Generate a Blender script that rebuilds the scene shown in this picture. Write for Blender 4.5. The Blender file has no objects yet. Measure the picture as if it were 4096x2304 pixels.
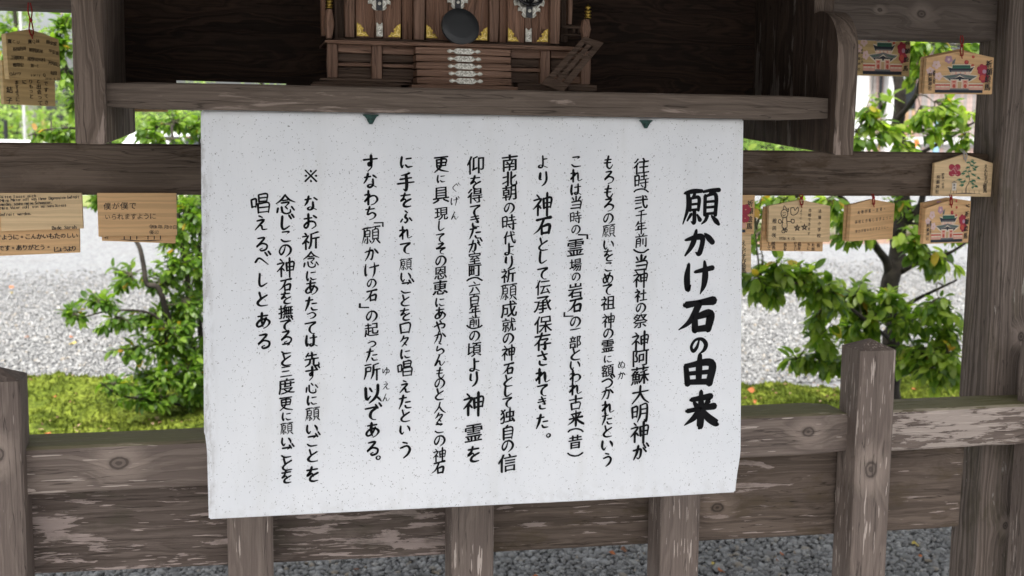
import bpy, bmesh, math, random
import numpy as np
from mathutils import Vector, Matrix, noise
random.seed(7); np.random.seed(7)
S = bpy.context.scene
COL = S.collection
# ------------------------------------------------------------------ camera, sky, sun, exposure
PW, PH = 4096, 2304
CF, CA, CT, CR = 4779.4, math.radians(13.137), math.radians(6.9234), math.radians(0.6553)
EYE = Vector((0, 0, 1.5))
def _cam_axes():
    f0 = Vector((math.sin(CA), math.cos(CA), 0)); r0 = Vector((math.cos(CA), -math.sin(CA), 0)); u0 = Vector((0, 0, 1))
    f = f0*math.cos(CT) - u0*math.sin(CT); u = u0*math.cos(CT) + f0*math.sin(CT)
    return r0*math.cos(CR) + u*math.sin(CR), -r0*math.sin(CR) + u*math.cos(CR), f
RT, UP, FW = _cam_axes()
cd = bpy.data.cameras.new('camera'); cam = bpy.data.objects.new('camera', cd); COL.objects.link(cam); S.camera = cam
cd.sensor_width = 36; cd.lens = 36*CF/PW; cd.clip_start = .05; cd.clip_end = 600
m = Matrix((RT, UP, -FW)).transposed().to_4x4(); m.translation = EYE; cam.matrix_world = m
cd.dof.use_dof = True; cd.dof.focus_distance = 2.15; cd.dof.aperture_fstop = 7.5
W = bpy.data.worlds.new('World'); S.world = W; W.use_nodes = True
SUN_EL, SUN_ROT = math.radians(58), math.radians(200)
wt = W.node_tree; wt.nodes.clear()
sky = wt.nodes.new('ShaderNodeTexSky'); sky.sky_type = 'NISHITA'; sky.sun_disc = False
sky.sun_elevation = SUN_EL; sky.sun_rotation = SUN_ROT; sky.air_density = 1; sky.dust_density = 6; sky.ozone_density = 1
hs = wt.nodes.new('ShaderNodeHueSaturation'); hs.inputs['Saturation'].default_value = .30
bg = wt.nodes.new('ShaderNodeBackground'); bg.inputs['Strength'].default_value = .15
wo = wt.nodes.new('ShaderNodeOutputWorld')
wt.links.new(sky.outputs[0], hs.inputs['Color']); wt.links.new(hs.outputs[0], bg.inputs['Color']); wt.links.new(bg.outputs[0], wo.inputs['Surface'])
sl = bpy.data.lights.new('sun', 'SUN'); sl.energy = 1.5; sl.angle = math.radians(25); sl.color = (1, .97, .92)
so = bpy.data.objects.new('sun', sl); COL.objects.link(so)
# the sun stands behind the pavilion to the right, high up in the overcast
sd = Vector((math.sin(SUN_ROT)*math.cos(SUN_EL), math.cos(SUN_ROT)*math.cos(SUN_EL), math.sin(SUN_EL)))
so.rotation_euler = sd.to_track_quat('Z', 'Y').to_euler()
S.view_settings.view_transform = 'Standard'; S.view_settings.look = 'None'
S.view_settings.exposure = 1.16; S.view_settings.gamma = 1; S.view_settings.use_curve_mapping = False
S.render.engine = 'CYCLES'; S.cycles.max_bounces = 8; S.cycles.diffuse_bounces = 4; S.cycles.transparent_max_bounces = 6
S.cycles.use_denoising = True
# ------------------------------------------------------------------ photograph geometry -> real points
def ray(px, py):
    return FW + RT*((px-PW/2)/CF) - UP*((py-PH/2)/CF)
def U(px, py, Y):
    d = ray(px, py); return EYE + d*(Y/d.y)
def G(px, py, z=0.):
    d = ray(px, py); return EYE + d*((z-1.5)/d.z)
def UPL(px, py, o, n):
    d = ray(px, py); return EYE + d*((o-EYE).dot(n)/d.dot(n))
def proj(p):
    v = p-EYE; w = v.dot(FW)
    return (PW/2+CF*v.dot(RT)/w, PH/2-CF*v.dot(UP)/w, w)
# ------------------------------------------------------------------ object helpers
def tag(o, label=None, cat=None, group=None, kind=None):
    for k, v in (('label', label), ('category', cat), ('group', group), ('kind', kind)):
        if v: o[k] = v
    return o
def empty(name, loc, label, cat, group=None):
    o = bpy.data.objects.new(name, None); o.empty_display_size = .05; o.location = loc; COL.objects.link(o)
    return tag(o, label, cat, group)
def mesh(name, verts, faces, mats, parent=None, mi=None, smooth=False, origin=None, mw=None):
    """verts are in world space unless mw is given (then local to mw)"""
    me = bpy.data.meshes.new(name)
    verts = [Vector(v) for v in verts]
    if mw is None:
        if origin is None:
            n = max(1, len(verts)); origin = sum(verts, Vector())/n
        mw = Matrix.Translation(origin); verts = [v-Vector(origin) for v in verts]
    me.from_pydata([tuple(v) for v in verts], [], faces)
    for mt in (mats if isinstance(mats, (list, tuple)) else [mats]): me.materials.append(mt)
    if mi: me.polygons.foreach_set('material_index', mi)
    if smooth: me.polygons.foreach_set('use_smooth', [True]*len(me.polygons))
    me.update()
    o = bpy.data.objects.new(name, me); COL.objects.link(o)
    if parent:
        o.parent = parent
        o.matrix_basis = wmat(parent).inverted() @ mw
    else: o.matrix_basis = mw
    return o
def wmat(o):
    m = o.matrix_basis.copy()
    while o.parent: o = o.parent; m = o.matrix_basis @ m
    return m
def fix(bm):
    bmesh.ops.recalc_face_normals(bm, faces=bm.faces)
def bmobj(name, bm, mat, parent=None, mw=None, smooth=False):
    me = bpy.data.meshes.new(name); fix(bm); bm.to_mesh(me); bm.free()
    for mt in (mat if isinstance(mat, (list, tuple)) else [mat]): me.materials.append(mt)
    if smooth: me.polygons.foreach_set('use_smooth', [True]*len(me.polygons))
    o = bpy.data.objects.new(name, me); COL.objects.link(o)
    mw = mw or Matrix()
    if parent: o.parent = parent; o.matrix_basis = wmat(parent).inverted() @ mw
    else: o.matrix_basis = mw
    return o
def timber_bm(L, D, H, bev=.003, wob=.0008, seg=.06, taper=None):
    """board along local X (0..L), depth local Y (0..D), height local Z (0..H), worn uneven edges"""
    bm = bmesh.new(); n = max(2, int(L/seg)); rings = []
    b = bev
    sec = [(b, 0), (D-b, 0), (D, b), (D, H-b), (D-b, H), (b, H), (0, H-b), (0, b)]
    sd_ = random.random()*100
    for i in range(n+1):
        x = L*i/n
        e = b if i in (0, n) else 0
        ring = []
        for (y, z) in sec:
            yy = min(max(y, e), D-e); zz = min(max(z, e), H-e)
            q = Vector((x*6+sd_, y*40, z*40))
            ring.append(bm.verts.new((x, yy+wob*noise.noise(q), zz+wob*noise.noise(q+Vector((9, 9, 9))))))
        rings.append(ring)
    for a, c in zip(rings, rings[1:]):
        for k in range(8): bm.faces.new((a[k], a[(k+1) % 8], c[(k+1) % 8], c[k]))
    bm.faces.new(rings[0][::-1]); bm.faces.new(rings[-1])
    return bm
def beam(name, p0, p1, H, D, mat, parent=None, up=None, back=None, **k):
    """p0->p1 is the bottom-front edge; extends up by H and back by D"""
    x = (p1-p0); L = x.length; x.normalize()
    back = back or Vector((0, 1, 0)); z = x.cross(back).normalized()
    if up and z.dot(up) < 0: z = -z
    elif not up and z.z < -.01: z = -z
    y = z.cross(x).normalized()
    if y.dot(back) < 0: y = -y
    mw = Matrix((x, y, z)).transposed().to_4x4(); mw.translation = p0
    bm = timber_bm(L, D, H, **k)
    if mw.to_3x3().determinant() < 0:
        for v in bm.verts: v.co.z = -v.co.z
        mw = Matrix((x, y, -z)).transposed().to_4x4(); mw.translation = p0
    return bmobj(name, bm, mat, parent, mw)
def box(name, x0, x1, y0, y1, z0, z1, mat, parent=None, bev=.0015, vertical=False, **k):
    if vertical:
        return beam(name, Vector((x0, y0, z0)), Vector((x0, y0, z1)), x1-x0, y1-y0, mat, parent, up=Vector((1, 0, 0)), bev=bev, **k)
    return beam(name, Vector((x0, y0, z0)), Vector((x1, y0, z0)), z1-z0, y1-y0, mat, parent, bev=bev, **k)
def tube_geo(pts, rad, n=8, V=None, F=None, cap=True):
    V = V if V is not None else []; F = F if F is not None else []
    pts = [Vector(p) for p in pts]; base = len(V); up = Vector((.13, .31, .94))
    for i, p in enumerate(pts):
        t = (pts[min(i+1, len(pts)-1)]-pts[max(i-1, 0)]).normalized()
        a = t.cross(up)
        if a.length < .05: a = t.cross(Vector((1, 0, 0)))
        a.normalize(); b = t.cross(a)
        r = rad[i] if isinstance(rad, (list, tuple)) else rad
        for k in range(n):
            an = 2*math.pi*k/n; V.append(p+a*math.cos(an)*r+b*math.sin(an)*r)
    for i in range(len(pts)-1):
        for k in range(n):
            q = base+i*n; F.append((q+k, q+(k+1) % n, q+n+(k+1) % n, q+n+k))
    if cap:
        F.append(tuple(base+k for k in range(n))[::-1]); F.append(tuple(base+(len(pts)-1)*n+k for k in range(n)))
    return V, F
def catmull(P, n=6):
    P = [np.array(p, float) for p in P]
    if len(P) < 3: 
        return [P[0]+(P[1]-P[0])*t/n for t in range(n+1)]
    Q = [2*P[0]-P[1]]+P+[2*P[-1]-P[-2]]; out = []
    for i in range(1, len(Q)-2):
        for k in range(n):
            t = k/n; a, b, c, d = Q[i-1:i+3]
            out.append(.5*((2*b)+(-a+c)*t+(2*a-5*b+4*c-d)*t*t+(-a+3*b-3*c+d)*t**3))
    out.append(P[-1]); return out
# ------------------------------------------------------------------ node helpers
class NT:
    def __init__(s, name):
        s.m = bpy.data.materials.new(name); s.m.use_nodes = True; s.t = s.m.node_tree; s.t.nodes.clear()
        s.out = s.n('ShaderNodeOutputMaterial')
    def n(s, ty, **k):
        x = s.t.nodes.new(ty)
        for a, b in k.items(): setattr(x, a, b)
        return x
    def l(s, a, b): s.t.links.new(a, b)
    def inp(s, sock, v):
        if hasattr(v, 'is_output') or isinstance(v, bpy.types.NodeSocket): s.l(v, sock)
        else: sock.default_value = v
    def M(s, op, a, b=0., c=None, clamp=False):
        x = s.n('ShaderNodeMath', operation=op, use_clamp=clamp); s.inp(x.inputs[0], a); s.inp(x.inputs[1], b)
        if c is not None: s.inp(x.inputs[2], c)
        return x.outputs[0]
    def V(s, op, a, b=(0, 0, 0)):
        x = s.n('ShaderNodeVectorMath', operation=op); s.inp(x.inputs[0], a); s.inp(x.inputs[1], b)
        return x.outputs['Value'] if op in ('LENGTH', 'DISTANCE', 'DOT_PRODUCT') else x.outputs[0]
    def noise(s, v, scale=5, det=4, rough=.55, w=None, dist=0, dim=None):
        x = s.n('ShaderNodeTexNoise', noise_dimensions=dim or ('4D' if w is not None else '3D'))
        if dim != '1D': s.inp(x.inputs['Vector'], v)
        if w is not None: s.inp(x.inputs['W'], w)
        s.inp(x.inputs['Scale'], scale); x.inputs['Detail'].default_value = det; x.inputs['Roughness'].default_value = rough
        x.inputs['Distortion'].default_value = dist
        return x.outputs['Fac']
    def ramp(s, f, stops, interp='LINEAR'):
        x = s.n('ShaderNodeValToRGB'); s.l(f, x.inputs[0]); e = x.color_ramp.elements; x.color_ramp.interpolation = interp
        while len(e) < len(stops): e.new(.5)
        for q, (p, c) in zip(e, stops):
            q.position = p; q.color = (c, c, c, 1) if isinstance(c, (int, float)) else (*c, 1)
        return x.outputs[0]
    def smooth(s, f, a, b):
        x = s.n('ShaderNodeMapRange', interpolation_type='SMOOTHSTEP'); s.inp(x.inputs[0], f)
        x.inputs[1].default_value = a; x.inputs[2].default_value = b; x.inputs[3].default_value = 0; x.inputs[4].default_value = 1
        return x.outputs[0]
    def mix(s, f, a, b, mode='MIX'):
        x = s.n('ShaderNodeMix', data_type='RGBA', blend_type=mode); s.inp(x.inputs[0], f)
        s.inp(x.inputs[6], a if not isinstance(a, tuple) else (*a, 1)); s.inp(x.inputs[7], b if not isinstance(b, tuple) else (*b, 1))
        return x.outputs[2]
    def bump(s, h, st=.5, d=.01):
        x = s.n('ShaderNodeBump'); x.inputs['Strength'].default_value = st; x.inputs['Distance'].default_value = d; s.l(h, x.inputs['Height'])
        return x.outputs[0]
    def bsdf(s, col, rough=.6, nrm=None, metal=0, spec=.5, **k):
        x = s.n('ShaderNodeBsdfPrincipled'); s.inp(x.inputs['Base Color'], col if not isinstance(col, tuple) else (*col, 1))
        s.inp(x.inputs['Roughness'], rough); s.inp(x.inputs['Metallic'], metal); s.inp(x.inputs['Specular IOR Level'], spec)
        if nrm is not None: s.l(nrm, x.inputs['Normal'])
        s.l(x.outputs[0], s.out.inputs[0]); return x
def plain(name, col, rough=.6, metal=0, var=.12, scale=40, spec=.5, bump=0):
    t = NT(name); g = t.n('ShaderNodeTexCoord').outputs['Object']
    n = t.noise(g, scale, 4)
    f = t.smooth(n, .3, .7)
    c = t.mix(f, tuple(x*(1-var) for x in col), tuple(min(1, x*(1+var)) for x in col))
    t.bsdf(c, rough, t.bump(n, bump, .002) if bump else None, metal, spec); return t.m
def wood(name, dark, mid, flakec, flake=.3, fl_scale=5., knots=(), green=0., band=26., bandk=.75, patch=.35, soft=False, rough=.82,
         warp=.035, dash=.0, stain=(.05, .03, .015), stain_amt=.0, fine=1., spec=.25):
    """weathered timber: grain runs along the object's local X"""
    t = NT(name); co = t.n('ShaderNodeTexCoord').outputs['Object']; rnd = t.n('ShaderNodeObjectInfo').outputs['Random']
    w = t.M('MULTIPLY', rnd, 37.)
    sep = t.n('ShaderNodeSeparateXYZ'); t.l(co, sep.inputs[0]); x, y, z = sep.outputs
    S1 = t.V('MULTIPLY', co, (1., 5., 5.))
    n1 = t.noise(S1, 3.2, 3, .5, w)
    fld = t.M('ADD', t.M('ADD', z, t.M('MULTIPLY', y, .7)), t.M('MULTIPLY', n1, warp*4))
    core = None
    for (kx, kz, r) in knots:
        dv = t.n('ShaderNodeCombineXYZ'); t.l(t.M('MULTIPLY', t.M('SUBTRACT', x, kx), .75), dv.inputs[0]); t.l(t.M('SUBTRACT', z, kz), dv.inputs[2])
        d = t.V('LENGTH', dv.outputs[0]); d = t.M('ADD', d, t.M('MULTIPLY', t.M('SUBTRACT', t.noise(co, 60, 2, .5), .5), r*.35))
        g = t.M('POWER', 2.718, t.M('MULTIPLY', t.M('POWER', t.M('DIVIDE', d, r*2.2), 2.), -1.))
        fld = t.M('ADD', fld, t.M('MULTIPLY', g, r*2.4))
        c = t.M('SUBTRACT', 1., t.smooth(d, r*.55, r*1.0)); halo = t.M('MULTIPLY', t.M('SUBTRACT', 1., t.smooth(d, r*.9, r*2.8)), .45)
        c = t.M('MULTIPLY', c, t.M('ADD', .55, t.M('MULTIPLY', t.smooth(t.M('SINE', t.M('MULTIPLY', d, 14/r)), -.4, .6), .45)))
        if core is None: core, hl = c, halo
        else: core = t.M('MAXIMUM', core, c); hl = t.M('MAXIMUM', hl, halo)
    bw = t.M('ADD', t.M('MULTIPLY', fld, band*2.2), w)
    b1 = t.noise(co, 1., 3, .6, bw, dim='1D')
    bands = t.smooth(b1, .34, .66)
    fib = t.noise(t.V('MULTIPLY', co, (7., 420., 420.)), 1., 4, .7, w)
    big = t.noise(t.V('MULTIPLY', co, (1., 2.5, 2.5)), 2.6, 4, .55, w)
    f = t.M('ADD', t.M('MULTIPLY', bands, bandk), t.M('MULTIPLY', t.M('SUBTRACT', big, .5), patch*2.2), clamp=True)
    f = t.M('ADD', t.M('MULTIPLY', f, .75), t.M('MULTIPLY', t.M('SUBTRACT', fib, .5), 1.5*fine), clamp=True)
    f = t.M('ADD', f, .12, clamp=True)
    col = t.mix(f, dark, mid)
    h = t.M('ADD', t.M('MULTIPLY', bands, .6), t.M('MULTIPLY', fib, .5))
    if flake > 0:
        nf = t.noise(t.V('MULTIPLY', co, (1., 6.5, 6.5)), fl_scale, 5, .62, t.M('ADD', w, 5.), dist=.4)
        reg = t.noise(co, 3.4, 2, .5, t.M('ADD', w, 11.))
        v = t.M('ADD', nf, t.M('MULTIPLY', t.M('SUBTRACT', reg, .5), .55))
        v = t.M('ADD', v, t.M('MULTIPLY', t.M('SUBTRACT', fib, .5), .10))
        e = .72-.34*flake
        fm = t.smooth(v, e, e+(.10 if soft else .025))
        col = t.mix(t.M('MULTIPLY', fm, t.M('ADD', t.M('MULTIPLY', fib, .5), .6), clamp=True), col, flakec)
        h = t.M('SUBTRACT', h, t.M('MULTIPLY', fm, .5))
    if dash > 0:
        nd = t.noise(t.V('MULTIPLY', co, (1., 15., 15.)), 13, 2, .5, t.M('ADD', w, 17.))
        dm = t.smooth(t.M('ADD', nd, t.M('MULTIPLY', t.M('SUBTRACT', big, .5), .5)), .80-.22*dash, .82-.22*dash)
        col = t.mix(t.M('MULTIPLY', dm, .85), col, tuple(min(1, q*1.12) for q in flakec))
    if stain_amt > 0:
        ns = t.noise(t.V('MULTIPLY', co, (1., 2.5, 2.5)), 7, 6, .7, t.M('ADD', w, 3.))
        sm = t.M('MULTIPLY', t.smooth(ns, .5, .62), stain_amt); col = t.mix(sm, col, stain)
    if core is not None:
        col = t.mix(hl, col, tuple(min(1, q*1.5) for q in mid)); col = t.mix(t.M('MULTIPLY', core, .8), col, tuple(q*.45 for q in dark))
        h = t.M('SUBTRACT', h, t.M('MULTIPLY', core, .8))
    # fine drying cracks along the grain
    ck = t.noise(t.V('MULTIPLY', co, (1., 24., 24.)), 2.2, 3, .5, t.M('ADD', w, 21.))
    crk = t.M('SUBTRACT', 1., t.smooth(t.M('ABSOLUTE', t.M('SUBTRACT', ck, .56)), .0, .007))
    col = t.mix(t.M('MULTIPLY', crk, .6), col, tuple(q*.3 for q in dark)); h = t.M('SUBTRACT', h, t.M('MULTIPLY', crk, .8))
    if green > 0:
        nz = t.n('ShaderNodeSeparateXYZ'); t.l(t.n('ShaderNodeNewGeometry').outputs['True Normal'], nz.inputs[0])
        gm = t.M('MULTIPLY', t.smooth(nz.outputs[2], .5, .9), t.M('MULTIPLY', t.smooth(big, .25, .5), green))
        col = t.mix(gm, col, (.19, .19, .075))
    t.bsdf(col, rough, t.bump(h, .8, .0025), 0, spec); return t.m
# ------------------------------------------------------------------ writing: glyph outlines and brush strokes
_gc = {}
def glyph(ch, bold):
    k = (ch, bold)
    if k in _gc: return _gc[k]
    cu = bpy.data.curves.new('t', 'FONT'); cu.body = ch; cu.size = 1; cu.resolution_u = 3; cu.offset = bold; cu.fill_mode = 'FRONT' if hasattr(cu, 'fill_mode') else 'BOTH'
    ob = bpy.data.objects.new('t', cu); COL.objects.link(ob)
    me = bpy.data.meshes.new_from_object(ob.evaluated_get(bpy.context.evaluated_depsgraph_get()))
    V = [(v.co.x, v.co.y) for v in me.vertices]; F = [tuple(p.vertices) for p in me.polygons]
    bpy.data.objects.remove(ob); bpy.data.curves.remove(cu); bpy.data.meshes.remove(me)
    _gc[k] = (V, F); return _gc[k]
_v, _ = glyph('国', 0); EM = (max(p[0] for p in _v)-min(p[0] for p in _v))/.84
CX, CY = (max(p[0] for p in _v)+min(p[0] for p in _v))/2, (max(p[1] for p in _v)+min(p[1] for p in _v))/2

T = {'願': [[(.04, .88, .05), (.25, .93, .075), (.50, .94, .06)], [(.12, .90, .07), (.13, .5, .065), (.0, .06, .02)], [(.31, .87, .05), (.25, .76, .04)],
  [(.19, .74, .05), (.19, .42, .05)], [(.19, .74, .04), (.42, .76, .06), (.42, .43, .05)], [(.21, .58, .04), (.40, .60, .04)], [(.20, .43, .04), (.42, .45, .045)],
  [(.31, .42, .06), (.31, .10, .065), (.23, .12, .02)], [(.22, .32, .055), (.12, .15, .03)], [(.39, .31, .03), (.47, .17, .07)],
  [(.54, .92, .045), (.75, .96, .055), (.98, .97, .07)], [(.77, .93, .06), (.70, .82, .035)], [(.60, .81, .06), (.60, .30, .055)], [(.60, .80, .04), (.89, .84, .065), (.90, .30, .06)],
  [(.62, .65, .04), (.88, .67, .045)], [(.62, .50, .04), (.88, .52, .045)], [(.60, .33, .04), (.89, .35, .05)], [(.68, .29, .06), (.62, .15, .05), (.52, .06, .02)], [(.80, .27, .04), (.92, .14, .08), (1.0, .05, .05)]],
 'か': [[(.05, .62, .05), (.30, .70, .10), (.56, .74, .13), (.62, .55, .10), (.52, .12, .10), (.40, .16, .03)], [(.40, .98, .06), (.33, .60, .11), (.22, .32, .09), (.05, .05, .04)], [(.70, .84, .06), (.82, .70, .12), (.95, .54, .11)]],
 'け': [[(.13, .90, .06), (.08, .50, .12), (.12, .12, .10), (.22, .26, .02)], [(.36, .66, .06), (.65, .72, .09), (.96, .78, .10)], [(.68, .98, .05), (.72, .60, .12), (.68, .25, .10), (.56, -.02, .02)]],
 '石': [[(.14, .84, .12), (.5, .90, .10), (.92, .96, .15)], [(.52, .88, .12), (.36, .50, .11), (.20, .28, .08), (-.05, .10, .02)], [(.40, .48, .10), (.42, .08, .12)], [(.40, .46, .09), (.84, .56, .15), (.80, .10, .12)], [(.42, .10, .10), (.80, .14, .12)]],
 'の': [[(.52, .80, .06), (.40, .40, .11), (.20, .18, .12), (.08, .45, .10), (.30, .82, .09), (.68, .86, .12), (.92, .58, .15), (.84, .25, .12), (.52, -.02, .02)]],
 '由': [[(.06, .66, .10), (.13, .08, .12)], [(.06, .66, .09), (.90, .74, .15), (.86, .08, .14)], [(.52, 1.02, .08), (.50, .60, .13), (.50, .14, .11)], [(.14, .41, .08), (.86, .45, .09)], [(.13, .13, .10), (.86, .13, .12)]],
 '来': [[(.20, .78, .08), (.80, .86, .11)], [(.28, .72, .05), (.38, .58, .10)], [(.74, .74, .10), (.62, .58, .05)], [(.08, .47, .08), (.5, .53, .08), (.92, .58, .12)], [(.50, 1.0, .07), (.51, .5, .12), (.50, .06, .12), (.47, -.02, .05)], [(.47, .50, .10), (.30, .28, .10), (.0, .08, .02)], [(.53, .50, .07), (.76, .26, .13), (1.02, .10, .12), (1.06, .10, .03)]]}
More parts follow.
